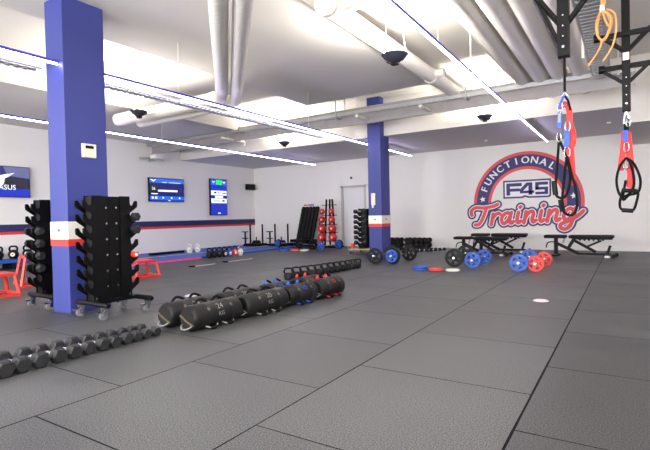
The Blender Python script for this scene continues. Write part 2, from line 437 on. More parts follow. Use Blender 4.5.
# badge: outline, white field, block letters
ox, oy, sx, sy = -.56, .13, 1.15, .47
outer = [(0,0),(.42,0),(.46,.06),(.54,.0),(.96,0),(1,.08),(1,1),(0,1)]
inner = [(.035,.09),(.40,.09),(.455,.16),(.56,.09),(.94,.09),(.965,.14),(.965,.91),(.035,.91)]
obj('badge_outline', onwall(flat([outer], ox, oy, sx, sy), .003), M['logonavy'], S)
obj('badge_field', onwall(flat([inner], ox, oy, sx, sy), .004), M['logowhite'], S)
def r4(x0, x1, y0, y1): return [(x0,y0),(x1,y0),(x1,y1),(x0,y1)]
F = [r4(.07,.15,.17,.84), r4(.15,.40,.66,.84), r4(.15,.36,.38,.54)]
four = [[(.32,.38),(.42,.38),(.60,.84),(.50,.84)], r4(.36,.655,.26,.40), r4(.54,.62,.17,.84)]
five = [r4(.68,.94,.68,.84), r4(.68,.75,.42,.68), r4(.68,.94,.42,.57), r4(.87,.94,.17,.42), r4(.68,.87,.17,.31)]
obj('badge_lettering', onwall(flat(F+four+five, ox, oy, sx, sy), .006), M['logonavy'], S)
# script word built from brush strokes
def cat(pts): return [(v.x, v.y) for v in smooth_path([(x, y, 0) for x, y in pts], 5)]
st = []
st.append(cat([(-.35,.95),(-.45,1.35),(-.1,1.62),(.6,1.55),(1.35,1.62),(1.75,1.78)]))
st.append(cat([(.85,1.55),(.75,1.0),(.62,.45),(.42,.08),(.1,.05)]))
x = 1.5
st.append([(x,.95),(x-.02,0)]); st.append(cat([(x,.45),(x+.18,.82),(x+.42,.98),(x+.6,.88)]))
def bowl(x): return cat([(x+.62,.82),(x+.35,.98),(x+.05,.72),(x,.35),(x+.2,.02),(x+.48,.2),(x+.66,.6)])
x = 2.3; st.append(bowl(x)); st.append(cat([(x+.72,.98),(x+.68,.3),(x+.8,.02),(x+1.02,.16)]))
def ii(x): st.append(cat([(x,.95),(x-.02,.3),(x+.1,.02),(x+.3,.16)])); st.append([(x+.06,1.36),(x+.1,1.42)])
def nn(x): st.append([(x,.95),(x-.02,0)]); st.append(cat([(x,.42),(x+.22,.84),(x+.48,.96),(x+.62,.72),(x+.58,.3),(x+.68,.02),(x+.9,.16)]))
ii(3.6); nn(4.2); ii(5.4); nn(6.0)
x = 7.15; st.append(bowl(x)); st.append(cat([(x+.76,.98),(x+.7,.3),(x+.62,-.4),(x+.3,-.72),(x-.05,-.6),(x-.1,-.3),(x+.4,-.05),(x+1.0,.3),(x+1.35,.7)]))
SCL = .296
def brush(w, d, name, m):
    bm = B(); rot = Matrix.Rotation(math.radians(2.8), 2)
    def T(p):
        x, y = p; v = rot @ Vector(((x+.22*y)*SCL*1.03, y*SCL)); return (v.x-1.33, v.y-.57)
    k = 0
    for s in st:
        P = [T(p) for p in s]
        for i, (a, b) in enumerate(zip(P, P[1:])):
            dx, dy = b[0]-a[0], b[1]-a[1]; l = math.hypot(dx, dy) or 1
            nx, ny = -dy/l*w, dx/l*w
            k += 1; z = (k % 40)*2e-5
            bm.faces.new([bm.verts.new((a[0]+nx, a[1]+ny, z)), bm.verts.new((a[0]-nx, a[1]-ny, z)), bm.verts.new((b[0]-nx, b[1]-ny, z)), bm.verts.new((b[0]+nx, b[1]+ny, z))])
        for a in P:
            k += 1; z = (k % 40)*2e-5
            bm.faces.new([bm.verts.new((a[0]+w*math.cos(q*PI/6), a[1]+w*math.sin(q*PI/6), z)) for q in range(12)])
    return obj(name, onwall(bm, d), M[m], S)
brush(.112, .008, 'script_outer_outline', 'logonavy')
brush(.068, .011, 'script_inner_outline', 'logowhite')
brush(.046, .014, 'script_lettering', 'logored')

# ------------------------------------------------------------------ ceiling services
def ledbar(p0, p1, label, rods):
    t = thing('led_light_bar', label, 'light', p0)
    d = Vector(p1)-Vector(p0)
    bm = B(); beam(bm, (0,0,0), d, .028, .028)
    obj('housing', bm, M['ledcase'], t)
    bm = B(); a = Vector((0,0,-.022)); beam(bm, a, a+d, .018, .016)
    obj('diffuser', bm, M['led'], t)
    for f, h in rods:
        bm = B(); c = d*f; cyl(bm, (c.x, c.y, .01), (c.x, c.y, h-p0[2]), .008 if p0[0] > -2 else .0035, seg=6); obj('hanging_rod', bm, M['white'], t)
    return t
G = 'long LED light bars hung under the ceiling'
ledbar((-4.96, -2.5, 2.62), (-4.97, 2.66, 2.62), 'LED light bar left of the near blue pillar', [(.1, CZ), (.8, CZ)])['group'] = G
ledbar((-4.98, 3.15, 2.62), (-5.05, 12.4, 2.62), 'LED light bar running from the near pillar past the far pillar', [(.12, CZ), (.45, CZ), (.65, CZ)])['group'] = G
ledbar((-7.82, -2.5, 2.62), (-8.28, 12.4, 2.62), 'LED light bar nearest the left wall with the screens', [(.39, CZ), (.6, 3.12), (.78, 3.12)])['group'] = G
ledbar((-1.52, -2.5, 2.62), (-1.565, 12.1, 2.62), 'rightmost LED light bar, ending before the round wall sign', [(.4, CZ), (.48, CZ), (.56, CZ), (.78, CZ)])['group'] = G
ledbar((1.8, -2.5, 2.42), (1.8, 12.1, 2.42), 'LED light bar on the right side of the room outside the view', [(.2, CZ), (.6, CZ)])['group'] = G  # unseen bar added for its light, continuing the visible spacing

def uplight(x, y, label, zt=CZ, power=40):
    t = thing('bowl_uplight', label, 'light', (x, y, 2.72))
    bm = B(); lathe(bm, [(0,0),(.05,.005),(.11,.035),(.15,.08),(.155,.085),(.143,.085),(.10,.05),(.04,.025),(0,.022)], 24, cap=False)
    obj('bowl', bm, M['bowl'], t, smooth=True)
    bm = B(); box(bm, -.04, .04, -.03, .03, -.035, .0, bev=.008); beam(bm, (-.05,0,-.01), (-.10,0,.02), .012); beam(bm, (.05,0,-.01), (.10,0,.02), .012)
    obj('ballast_box', bm, M['blk'], t)
    bm = B(); cyl(bm, (0,0,.06), (0,0,.066), .1, seg=20); obj('lamp_disc', bm, M['lamp'], t)
    for s in (-1, 1):
        bm = B(); cyl(bm, (s*.14, 0, .08), (s*.05, 0, zt-2.72), .004, seg=6); obj('suspension_wire', bm, M['white'], t)
    li = bpy.data.lights.new('uplight_bulb', 'AREA'); li.shape = 'DISK'; li.size = .2; li.energy = power; li.color = (1, .95, .84)
    lo = bpy.data.objects.new('uplight_bulb', li); COL.objects.link(lo); lo.parent = t; lo.location = (0, 0, .075); lo.rotation_euler = (PI, 0, 0)
    return t
UP = 62
for x, y, lb in ((-2.25, 5.07, 'dark bowl uplight hanging beside the white ceiling duct, nearest the middle'), (-2.26, 9.2, 'dark bowl uplight in front of the far soffit, left of the wall sign'),
                 (-6.93, 5.06, 'dark bowl uplight right of the near blue pillar, in front of ducts'), (-7.03, 9.2, 'dark bowl uplight in front of the far soffit above the back corner'),
                 (-2.25, .9, 'dark bowl uplight above the camera side of the room'),  # this lamp and the two below are unseen, added for fill light
                 (2.4, 5.0, 'dark bowl uplight in the right bay outside the view'), (2.4, .9, 'dark bowl uplight in the near right bay outside the view')):
    uplight(x, y, lb, power=UP)['group'] = 'bowl uplights hanging on wires'

def duct(name, pts, r, m, label, cat='duct', collars=()):
    t = thing(name, label, cat, pts[0])
    o = Vector(pts[0])
    bm = B(); tube(bm, [Vector(p)-o for p in pts], r, 20); obj('duct_pipe', bm, M[m], t, smooth=True)
    for c0, c1 in collars:
        bm = B(); cyl(bm, Vector(c0)-o, Vector(c1)-o, r*1.12, seg=20); obj('collar', bm, M[m], t, smooth=True)
    return t
for i, (x, w) in enumerate(((-1.46, 'leftmost of the thick ceiling ducts on the right'), (-1.19, 'second from the left of the thick ceiling ducts on the right'), (-.92, 'third from the left of the thick ceiling ducts on the right'), (-.62, 'fourth thick ceiling duct, behind the hanging black rig'))):
    duct('ceiling_duct', [(x, -3.1, 3.2), (x, 9.7, 3.2)], .125, 'duct', w, collars=[((x, 9.6, 3.2), (x, 9.7, 3.2))])['group'] = 'thick ribbed ceiling ducts'
duct('ceiling_duct', smooth_path([(-1.0, 1.0, 2.81), (-2.9, 2.92, 2.81), (-5.0, 5.05, 2.81), (-5.35, 5.26, 2.82), (-5.9, 5.36, 2.84), (-7.97, 5.36, 2.84)], 5), [.088]*12+[.1]*3+[.112]*11, 'wduct', 'diagonal ceiling duct, left one of the pair above the light bar')['group'] = 'pair of diagonal ceiling ducts'
duct('ceiling_duct', smooth_path([(-.83, 1.1, 2.81), (-2.73, 3.04, 2.81), (-4.85, 5.2, 2.81), (-5.3, 5.55, 2.82), (-5.9, 5.68, 2.84), (-7.75, 5.68, 2.84)], 5), [.088]*12+[.1]*3+[.112]*11, 'wduct', 'diagonal ceiling duct, right one of the pair above the light bar')['group'] = 'pair of diagonal ceiling ducts'
t = duct('ceiling_duct', [(-2.66, 4.3, 3.2), (-2.66, 9.7, 3.2)], .11, 'wduct', 'white spiral duct ending in an open branch beside the middle uplight', collars=[((-2.66, 4.32, 3.2), (-2.66, 4.4, 3.2)), ((-2.66, 7.4, 3.2), (-2.66, 7.55, 3.2))])
bm = B(); cyl(bm, (0, .15, 0), (.3, .15, .02), .07, seg=18); cyl(bm, (.3, .15, .02), (.33, .15, .02), .085, seg=18); obj('branch', bm, M['wduct'], t, smooth=True)
bm = B(); cyl(bm, (0, 0, 0), (0, -.1, -.02), .1, .115, seg=18); obj('open_mouth', bm, M['wduct'], t, smooth=True)
bm = B(); cyl(bm, (.1, 3.05, 0), (.24, 3.05, 0), .06, seg=16); obj('side_stub', bm, M['wduct'], t, smooth=True)
# cable trays
def tray(p0, p1, w, label, h=.05, rungs=.25, up=(0,0,1), pan=False):
    t = thing('cable_tray', label, 'cable tray', p0)
    d = Vector(p1)-Vector(p0); L = d.length; dn = d.normalized(); s = dn.cross(Vector(up)).normalized()
    bm = B()
    for k in (-1, 1): beam(bm, s*k*w/2+Vector((0,0,h/2)), s*k*w/2+d+Vector((0,0,h/2)), .02 if abs(dn.x) > .5 else h, h if abs(dn.x) > .5 else .02)
    obj('side_rails', bm, M['steel'], t)
    if pan:
        bm = B(); beam(bm, Vector((0,0,-.004)), d+Vector((0,0,-.004)), .006 if abs(dn.x) > .5 else w, w if abs(dn.x) > .5 else .006); obj('tray_pan', bm, M['traysteel'], t)
    if pan: return t
    n = int(L/rungs); first = None
    for i in range(n):
        c = dn*(i+.5)*rungs
        if first is None:
            bm = B(); beam(bm, -s*w/2, s*w/2, rungs*.55, .012); first = obj('rung', bm, M['steel'], t); first.location = c
        else:
            q = first.copy(); COL.objects.link(q); q.parent = t; q.location = c
    return t
t = tray((-11.3, 8.64, 3.03), (.12, 8.64, 3.03), .34, 'long galvanised cable tray crossing the room in front of the far soffit', h=.07, rungs=.3, pan=True)
bm = B()
for k, yy in enumerate((-.12, -.07, -.01, .06, .12)):
    beam(bm, (0, yy, .03), (11.4, yy, .03), .03+.01*(k % 2), .03)
obj('cables', bm, M['duct'], t)
for fx in (.8, 3.5, 6.2, 8.9, 11.2):
    bm = B(); beam(bm, (fx, -.19, 0), (fx, -.19, CZ-3.03), .02); beam(bm, (fx, .19, 0), (fx, .19, CZ-3.03), .02); beam(bm, (fx, -.2, -.02), (fx, .2, -.02), .03); obj('hanger', bm, M['steel'], t)
t = tray((-.31, 1.6, 2.98), (-.31, 8.3, 2.98), .2, 'ribbed light grey cable tray running to the far tray between ducts and rig', rungs=.1)
bm = B()
for k in range(5): beam(bm, (-.075+.037*k, 0, .03), (-.075+.037*k, 6.7, .03), .026, .03)
obj('cables', bm, M['duct'], t)
bm = B(); box(bm, -.16, -.13, 5.2, 5.3, -.1, .2); obj('hanger', bm, M['white'], t)
tray((-5.22, .6, 2.56), (-5.22, 2.6, 2.56), .12, 'narrow perforated tray under the light bar left of the near pillar', h=.04, rungs=.08)
t = tray((-5.22, 3.2, 2.56), (-5.22, 8.1, 2.56), .12, 'narrow perforated tray under the light bar beyond the near pillar', h=.04, rungs=.08)
# thin pipes and stubs
def pipe(pts, r, m, label, cat='pipe'):
    o = Vector(pts[0]); bm = B(); tube(bm, [Vector(p)-o for p in pts], r, 10)
    return tag(obj('pipe', bm, M[m], loc=pts[0], smooth=True), label, cat)
pipe([(-1.72, 4.0, 3.36), (-1.72, 9.70, 3.36)], .03, 'wduct', 'thin pale ceiling pipe left of the thick ducts')
pipe([(-4.45, 8.15, 2.92), (-4.45, 8.9, 2.92)], .03, 'plas', 'short white pipe stub under the cable tray above the far pillar')
pipe([(-3.14, 8.15, 2.92), (-3.14, 8.9, 2.92)], .03, 'plas', 'short white pipe stub under the tray, right of the far pillar')
pipe([(-8.15, 8.2, 2.9), (-8.15, 9.0, 2.9), (-8.15, 9.0, 2.8)], .03, 'plas', 'short bent white pipe stub under the tray near the left wall')
pipe([(-11.2, 9.2, 3.0), (-2.9, 9.2, 3.0)], .035, 'wduct', 'thin pale pipe behind the far cable tray')
pipe([(-7.9, 6.05, 3.02), (-5.7, 6.05, 3.02)], .05, 'wduct', 'slim white pipe behind the uplight by the near pillar')
bm = B(); box(bm, -10.88, -10.70, 9.65, 9.712, 3.13, 3.25, bev=.01); tag(obj('junction_box', bm, M['plas']), 'small white junction box on the soffit front near the left wall', 'junction box')
t = thing('projector_mount', 'white bracket fitting on the left wall above the landscape screen', 'wall bracket', (XL, 8.6, 2.62))
bm = B(); box(bm, 0, .5, -.03, .03, 0, .05); box(bm, .05, .2, -.35, .35, .05, .09); obj('bracket_arm', bm, M['steel'], t)
bm = B(); box(bm, .25, .5, -.16, .12, .05, .16, bev=.02); obj('bracket_head', bm, M['white'], t)
for x, y, w in ((-8.9, 11.6, 'above the back left corner'), (-2.9, 11.9, 'left of the round wall sign'), (-.3, 11.2, 'near the right-hand straps'), (-5.9, 11.4, 'behind the far pillar')):
    bm = B(); cyl(bm, (x, y, 2.72), (x, y, 2.75), .035, seg=12); tag(obj('smoke_detector', bm, M['white']), 'tiny white round detector in the far soffit '+w, 'detector')
bm = B(); cyl(bm, (-7.35, YF-.03, 2.17), (-7.35, YF+.005, 2.17), .035, seg=12); tag(obj('motion_sensor', bm, M['blk']), 'tiny dark sensor on the far wall above the door', 'sensor')

# ------------------------------------------------------------------ hanging rigs, straps and the orange cord
def rig(x, y, zb, w, bars, braces, label):
    t = thing('ceiling_rig', label, 'training rig', (x, y, CZ))
    bm = B(); beam(bm, (0,0,zb-CZ), (0,0,0), w, w, bev=.004)
    obj('post', bm, M['blk'], t)
    for k in range(4):
        bm = B(); cyl(bm, (0, -w/2-.006, zb-CZ+.06+.07*k), (0, -w/2+.004, zb-CZ+.06+.07*k), .005 if k else .009, seg=8); obj('pin', bm, M['chrome'], t)
    for (x0, x1, z, yy) in bars:
        bm = B(); beam(bm, (x0-x, yy, z-CZ), (x1-x, yy, z-CZ), .036); obj('crossbar', bm, M['blk'], t)
        bm = B(); cyl(bm, (x0-x-.015, yy, z-CZ), (x0-x+.03, yy, z-CZ), .034, seg=12); obj('bar_end', bm, M['blk'], t)
    for a, b in braces:
        bm = B(); beam(bm, (a[0]-x, a[2], a[1]-CZ), (b[0]-x, b[2], b[1]-CZ), .028); obj('brace', bm, M['blk'], t)
    return t
rig(-.355, 3.6, 2.0, .074, [(-.58, .2, 2.46, -.06)], [((-.53, 2.44, -.06), (-.36, 2.03, 0)), ((-.50, 2.40, -.06), (-.36, 2.2, 0)), ((-.35, 2.2, 0), (-.17, 2.40, -.06))], 'black steel hanging rig post with braces, left of the orange cord')
rig(0.0, 4.6, 1.76, .06, [(-.21, 1.6, 2.38, -.04), (-.18, 1.6, 2.14, .05)], [((-.15, 2.37, -.04), (0, 2.24, 0)), ((-.16, 2.12, .05), (0, 1.98, 0)), ((0, 2.24, 0), (.17, 2.40, -.04)), ((0, 1.98, 0), (.17, 2.15, .05))], 'black steel hanging rig post with two crossbars, at the right edge')
bm = B(); box(bm, -.022, .022, 4.5625, 4.567, 2.17, 2.23); tag(obj('rig_label', bm, M['white']), 'small white sticker on the right-hand rig post', 'sticker')

def straps(x, y, zt, zb, label, twin):
    t = thing('suspension_trainer', label, 'suspension trainer', (x, y, zt))
    H = zt-zb
    Z = lambda f: -H*f
    def rib(name, pts, w, m, th=.006):
        bm = B(); tube(bm, smooth_path(pts, 4), w, 8, flat=.25); return obj(name, bm, M[m], t, smooth=True)
    bm = B(); tube(bm, [(0,0,0),(0,0,Z(twin[0]))], .008, 8); obj('hanging_strap', bm, M['fab'], t)
    z0 = Z(twin[0])
    bm = B(); tube(bm, [(0,0,z0),(.018,0,z0-.03),(.018,0,z0-.08),(0,0,z0-.10),(-.018,0,z0-.08),(-.018,0,z0-.03)], .006, 8, closed=True); obj('carabiner', bm, M['chrome'], t, smooth=True)
    return t, rib, Z
t, rib, Z = straps(-.352, 3.6, 2.0, .93, 'red, blue and black suspension straps with long loop handles, left set', (.22,))
def P(px_, py_): return (-.352*0+(px_-565)/178.0, 0, (58-py_)/147.0)      # photograph proportions -> metres at the strap's own distance
def PP(*a): return [(x, yy, z) for (x, yy, z) in a]
def strip(bm, pts, w, th, yo=0):
    pts = [Vector((p[0], p[1]+yo, p[2])) for p in pts]
    rows = []
    for i, p in enumerate(pts):
        a = pts[max(i-1,0)]; b = pts[min(i+1,len(pts)-1)]; t_ = (b-a).normalized(); s = t_.cross(Vector((0,1,0))); s.normalize()
        n = Vector((0,1,0))
        rows.append([bm.verts.new(p+s*w/2+n*th/2), bm.verts.new(p-s*w/2+n*th/2), bm.verts.new(p-s*w/2-n*th/2), bm.verts.new(p+s*w/2-n*th/2)])
    for a, b in zip(rows, rows[1:]):
        for k in range(4): bm.faces.new((a[k], a[(k+1)%4], b[(k+1)%4], b[k]))
    bm.faces.new(rows[0]); bm.faces.new(list(reversed(rows[-1])))
    return bm
def web(name, t, P_, pts, w, m, yo=0, n=5):
    bm = B(); strip(bm, smooth_path([P_(*p) for p in pts], n), w, .012, yo); return obj(name, bm, M[m], t)
def cord_loop(name, t, P_, pts, r, m, yo=0, closed=False):
    bm = B(); pp = [Vector(P_(*p))+Vector((0,yo,0)) for p in pts]
    tube(bm, smooth_path(pp+([pp[0]] if closed else []), 5), r, 8); return obj(name, bm, M[m], t, smooth=True)
cord_loop('rope_sling', t, P, [(565,97),(561,104),(559,110)], .007, 'bagblue', -.03)
cord_loop('rope_sling', t, P, [(565,97),(569,103),(571,112)], .007, 'fab', -.02)
web('red_webbing', t, P, [(559,108),(564,104),(569,110),(570,125),(571,150),(572,175),(571,186)], .036, 'bagred', .012)
web('red_webbing', t, P, [(570,120),(575,135),(574,146),(569,150)], .014, 'bagred', .03)
web('blue_strap', t, P, [(560,112),(559.5,120),(558.5,128)], .028, 'bagblue', -.022)
web('blue_strap', t, P, [(567.5,130),(567,140),(566,148)], .032, 'bagblue', -.022)
web('white_tag', t, P, [(559.8,114),(559.2,123)], .018, 'handle', -.031)
web('red_strap', t, P, [(567,148),(567,158),(568,166)], .03, 'bagred', -.012)
for (cx, cy, rr) in ((560,109,4),(568,128,4),(558.5,138,3.5),(567,154,4.5)):
    bm = B(); tube(bm, [Vector(P(cx+rr*.7*math.cos(a*PI/6), cy+rr*1.3*math.sin(a*PI/6)))+Vector((0,-.03,0)) for a in range(12)], .005, 6, closed=True); obj('buckle', bm, M['chrome'], t, smooth=True)
cord_loop('loop_strap', t, P, [(558.5,139),(557,155),(555.5,172),(553.5,190),(556,197),(563,198),(568,190),(570,175),(565,155),(559,141)], .0085, 'fab', -.02, True)
cord_loop('loop_strap', t, P, [(567,158),(564,178),(562,195),(561,208),(565,214),(572,215.5),(577,208),(576,190),(571,172),(568,160)], .0085, 'fab', -.045, True)
for a, b in (((552.5,181),(554,195)), ((559.5,200),(561.5,212))):
    bm = B(); cyl(bm, Vector(P(*a))+Vector((0,-.03,0)), Vector(P(*b))+Vector((0,-.03,0)), .017, seg=12); obj('foam_grip', bm, M['rubber'], t, smooth=True)
t2, rib, Z = straps(.0, 4.6, 1.76, .97, 'red, blue and black suspension straps hanging under the right-edge rig', (.03,))
def P2(px_, py_): return ((px_-626.5)/141.0, 0, (110-py_)/121.0)
cord_loop('rope_sling', t2, P2, [(626,111),(624,118),(626,124),(629,118),(626.5,111)], .008, 'chrome', -.02)
web('blue_strap', t2, P2, [(625,127),(625,134),(625,140)], .036, 'bagblue', -.028)
web('black_strap', t2, P2, [(626,122),(626,129)], .035, 'fab', -.03)
web('red_webbing', t2, P2, [(624,130),(623,145),(621,160),(620,168)], .045, 'bagred', .0)
web('red_webbing', t2, P2, [(627,130),(629,150),(630,170),(629,184)], .05, 'bagred', .014)
web('red_webbing', t2, P2, [(629,166),(631,178),(629,186)], .05, 'bagred', -.01)
for (cx, cy, rr) in ((626,146,3.6),(625,162,4),(628,122,3)):
    bm = B(); tube(bm, [Vector(P2(cx+rr*.7*math.cos(a*PI/6), cy+rr*1.3*math.sin(a*PI/6)))+Vector((0,-.035,0)) for a in range(12)], .006, 6, closed=True); obj('buckle', bm, M['chrome'], t2, smooth=True)
cord_loop('loop_strap', t2, P2, [(625,157),(619,165),(616,178),(618,190),(622,194),(629,191),(633,182),(631,166),(627,157)], .0095, 'fab', -.04, True)
cord_loop('loop_strap', t2, P2, [(628,157),(634,164),(639,178),(637,190),(628,193),(622,197),(625,178)], .0095, 'fab', -.02, False)
cord_loop('loop_strap', t2, P2, [(622,188),(619,200),(621,207),(631,208.5),(635,200),(636,189),(624,188)], .0095, 'fab', -.05, True)
bm = B(); cyl(bm, Vector(P2(621,188))+Vector((0,-.045,0)), Vector(P2(635,189))+Vector((0,-.045,0)), .017, seg=12); obj('foam_grip', bm, M['rubber'], t2, smooth=True)
bm = B(); cyl(bm, Vector(P2(621,207.5))+Vector((0,-.055,0)), Vector(P2(632,208.5))+Vector((0,-.055,0)), .017, seg=12); obj('foam_grip', bm, M['rubber'], t2, smooth=True)

t = thing('hanging_cord', 'coiled orange cord hanging from the ceiling between the two rigs', 'cord', (-.13, 4.0, CZ))
def PC(px_, py_): return ((px_-605)/162.0, 0, (4-py_)/138.0-1.16)
cl = lambda name, pts, r=.0065, yo=0, c=False: cord_loop(name, t, PC, pts, r, 'cord', yo, c)
cl('cord_loop', [(602,9),(597,20),(597.5,32),(602,38),(607,35),(611,24),(608,13)], c=True)
cl('cord_loop', [(602,9),(598,22),(599,34),(604,39),(609,32),(613,20),(608,11)], yo=.02, c=True)
cl('cord_loop', [(603,10),(606,20),(610,27),(611,18)], yo=-.015, c=True)
cl('cord_tail', [(603,38),(599,48),(588,62)], .006)
cl('cord_tail', [(608,9),(615,14),(617,28),(613,46),(603,60)], .006)
bm = B(); tube(bm, [Vector(PC(602,9)), Vector((.0,0,-1.0)), Vector((-.02,0,0))], .01, 8); tube(bm, [Vector(PC(604,9)), Vector((.05,0,-.9)), Vector((.08,0,0))], .007, 8); obj('hanging_lead', bm, M['cord'], t)
bm = B(); lathe(bm, [(.016,0),(.018,.02),(.014,.05)], 10, Matrix.Translation(Vector(PC(603,11)))); obj('tie', bm, M['white'], t)

# ------------------------------------------------------------------ dumbbells
def hexdb(name, L, r, label, cat='dumbbell', group=None, hl=.085, seg=6, m='hexr'):
    """axis along local x, resting on z=0"""
    t = thing(name, label, cat, group=group)
    zc = r*math.cos(PI/seg) if seg == 6 else r
    for s in (-1, 1):
        bm = B(); T = Matrix.Translation((s*(L/2-hl), 0, zc)) @ Matrix.Rotation(s*PI/2, 4, 'Y') @ Matrix.Rotation(PI/6 if seg == 6 else 0, 4, 'Z')
        lathe(bm, [(r*.80, 0), (r, .012), (r, hl-.016), (r*.78, hl)], seg, T)
        obj('dumbbell_head', bm, M[m], t)
    bm = B(); a = L/2-hl
    tube(bm, [(-a-.005,0,zc),(-a+.015,0,zc),(-a*.5,0,zc),(0,0,zc),(a*.5,0,zc),(a-.015,0,zc),(a+.005,0,zc)], [.015,.013,.016,.018,.016,.013,.015], 12)
    obj('handle', bm, M['chrome'], t, smooth=True)
    return t
row = [(-3.235, 1.25), (-3.235, 1.36), (-3.245, 1.45), (-3.245, 1.565), (-3.25, 1.675), (-3.25, 1.78), (-3.255, 1.885), (-3.26, 1.985), (-3.26, 2.08), (-3.262, 2.172), (-3.265, 2.26), (-3.268, 2.345), (-3.27, 2.43)]
db0 = None
big = hexdb('hex_dumbbell', .34, .060, '', group='row of hex dumbbells on the near floor')
for i, (x, y) in enumerate(row):
    x += .015; y = 1.25+(y-1.25)*1.055
    s = 1-.022*i
    s = max(s, .66)
    n = len(row)
    if i == 0: lb = 'hex dumbbell cut off at the left picture edge, start of the floor row'
    elif i == n-1: lb = 'smallest hex dumbbell at the far right end of the near floor row'
    elif i < 6: lb = 'black rubber hex dumbbell, %s from the left in the near floor row' % ORD[i]
    else: lb = 'black rubber hex dumbbell, %s from the far right end of the near floor row' % ORD[n-1-i]
    X = x-.17*s
    if i == 0: o = big; o.location = (X, y, 0)
    else: o = dup(big, (X, y, 0))
    o.scale = (s*.96+.04, s, s); o['label'] = lb; o.rotation_euler = (0, 0, random.uniform(-.05, .05))

# ------------------------------------------------------------------ dumbbell tower racks
def hook_profile(n, z0, pitch, body, reach, top):
    """side profile with upturned hooks toward -x"""
    pts = [(body, z0-.12), (body, top)]
    pts.append((-.02, top))
    for k in reversed(range(n)):
        z = z0+k*pitch
        pts += [(-reach, z+.055), (-reach-.02, z+.035), (-reach, z+.0), (-.05, z-.035), (-.02, z-.02), (-.018, z+.01), (-.055, z+.03) if False else (-.035, z-.0)]
    pts.append((-.02, z0-.12))
    return pts
def serrated(bm, x0, x1, n, z0, pitch, yback, yneck, ytip, top, sgn, zb):
    """plate between x0,x1 in the y-z plane: spine from yback to yneck, teeth out to ytip; sgn mirrors in y"""
    box(bm, x0, x1, *(sorted((yback*sgn, yneck*sgn))), zb, top)
    for k in range(n):
        z = z0+k*pitch
        P = [(yneck, z-.088), (ytip+.03, z-.045), (ytip+.004, z-.026), (ytip, z+.0), (ytip+.002, z+.036), (ytip+.026, z+.04), (ytip+.04, z+.022), (ytip+.05, z+.002), (yneck-.026, z-.014), (yneck-.010, z-.010), (yneck-.001, z+.008), (yneck+.004, z+.03), (yneck+.004, z-.088)]
        P = [(p[0]*sgn, p[1]) for p in P]
        T = Matrix(((0,0,1,x0),(1,0,0,0),(0,1,0,0),(0,0,0,1)))
        prism(bm, P, x1-x0, T)
def caster(t, x, y, h=.13):
    c = B(); cyl(c, (x-.014, y, .04), (x+.014, y, .04), .04, seg=18); w = obj('caster_wheel', c, M['wheel'], t, smooth=True)
    c = B(); beam(c, (x-.022, y, .035), (x-.022, y+.02, h-.02), .005, .035); beam(c, (x+.022, y, .035), (x+.022, y+.02, h-.02), .005, .035); box(c, x-.03, x+.03, y-.015, y+.05, h-.025, h-.012); cyl(c, (x-.028, y, .04), (x+.028, y, .04), .01, seg=8)
    box(c, x-.02, x+.02, y-.07, y-.02, h-.06, h-.045)
    obj('caster_fork', c, M['chrome'], w)
def tower(label, hooks=7):
    t = thing('dumbbell_tower', label, 'dumbbell rack')
    for sgn in (1, -1):
        bm = B()
        for x0 in (.056, -.07): serrated(bm, x0, x0+.014, hooks, .315, .135, -.10, -.212, -.302, 1.21, sgn, .165)
        box(bm, -.06, .06, *sorted((-.20*sgn, -.195*sgn)), .165, 1.2); box(bm, -.06, .06, *sorted((-.10*sgn, -.105*sgn)), .165, 1.205)
        obj('hooked_column', bm, M['blk'], t)
    bm = B(); box(bm, -.05, .052, -.10, .10, .165, 1.205); box(bm, .05, .058, -.02, .02, .165, 1.2); obj('column_box', bm, M['blk'], t)
    for k in range(6):
        z = .30+k*.158
        for y in (-.055, .055):
            bm = B(); cyl(bm, (.05, y, z), (.066, y, z), .011, seg=8); obj('bolt', bm, M['chrome'], t)
    for y in (-.23, .23):
        for z in (.19,):
            bm = B(); cyl(bm, (.068, y*.8, z), (.074, y*.8, z), .012, seg=8); obj('bolt', bm, M['chrome'], t)
    for i, y in enumerate((-.20, .29)):
        o_ = .02
        bm = B(); tube(bm, [(-.27+o_, y, .14), (-.25+o_, y, .145), (0, y, .145), (.25+o_, y, .145), (.27+o_, y, .14)], [.02,.027,.027,.027,.02], 12); obj('base_bar', bm, M['blk'], t, smooth=True)
    bm = B(); box(bm, -.06, .06, -.2, .29, .13, .165); obj('base_plate', bm, M['blk'], t)
    for x in (-.2, .2):
        for y in (-.20, .29): caster(t, x, y)
    return t
T1 = tower('black dumbbell tower on casters in front of the near blue pillar, right of it'); T1.location = (-4.47, 2.855, 0)
T2 = dup(T1, (-5.535, 2.90, 0), label='black dumbbell tower on casters left of the near blue pillar, four dumbbells on it')
# dumbbells carried by the towers, axis along y
cd = hexdb('hex_dumbbell', .31, .048, 'x', hl=.078)
G1 = 'hex dumbbells hanging on the left tower'
first = True
NZ = lambda k: .315+k*.135-.010+.016-.048*math.cos(PI/6)
for k, w in ((1, 'lowest'), (2, 'second from the bottom'), (3, 'second from the top'), (4, 'topmost')):
    loc = (-5.535, 2.90-.243, NZ(k))
    if first: o = cd; first = False; o.location = loc
    else: o = dup(cd, loc)
    o.rotation_euler = (0, 0, 0); o['label'] = w+' hex dumbbell on the tower left of the near pillar'; o['group'] = G1
for k, w in ((4, 'lower'), (5, 'upper')):
    o = dup(cd, (-4.47, 2.855+.243, NZ(k)-.1), 0, w+' hex dumbbell on the right-hand hooks of the tower before the near pillar', 'hex dumbbells on the right tower')
    o.location.z = NZ(k)
t = thing('hand_weight', 'red hand weight with white end stuck low in the right tower', 'dumbbell', (-4.44, 3.09, .60))
bm = B(); cyl(bm, (-.05,0,0), (.09,0,0), .03, seg=14); obj('weight_body', bm, M['plred'], t, smooth=True)
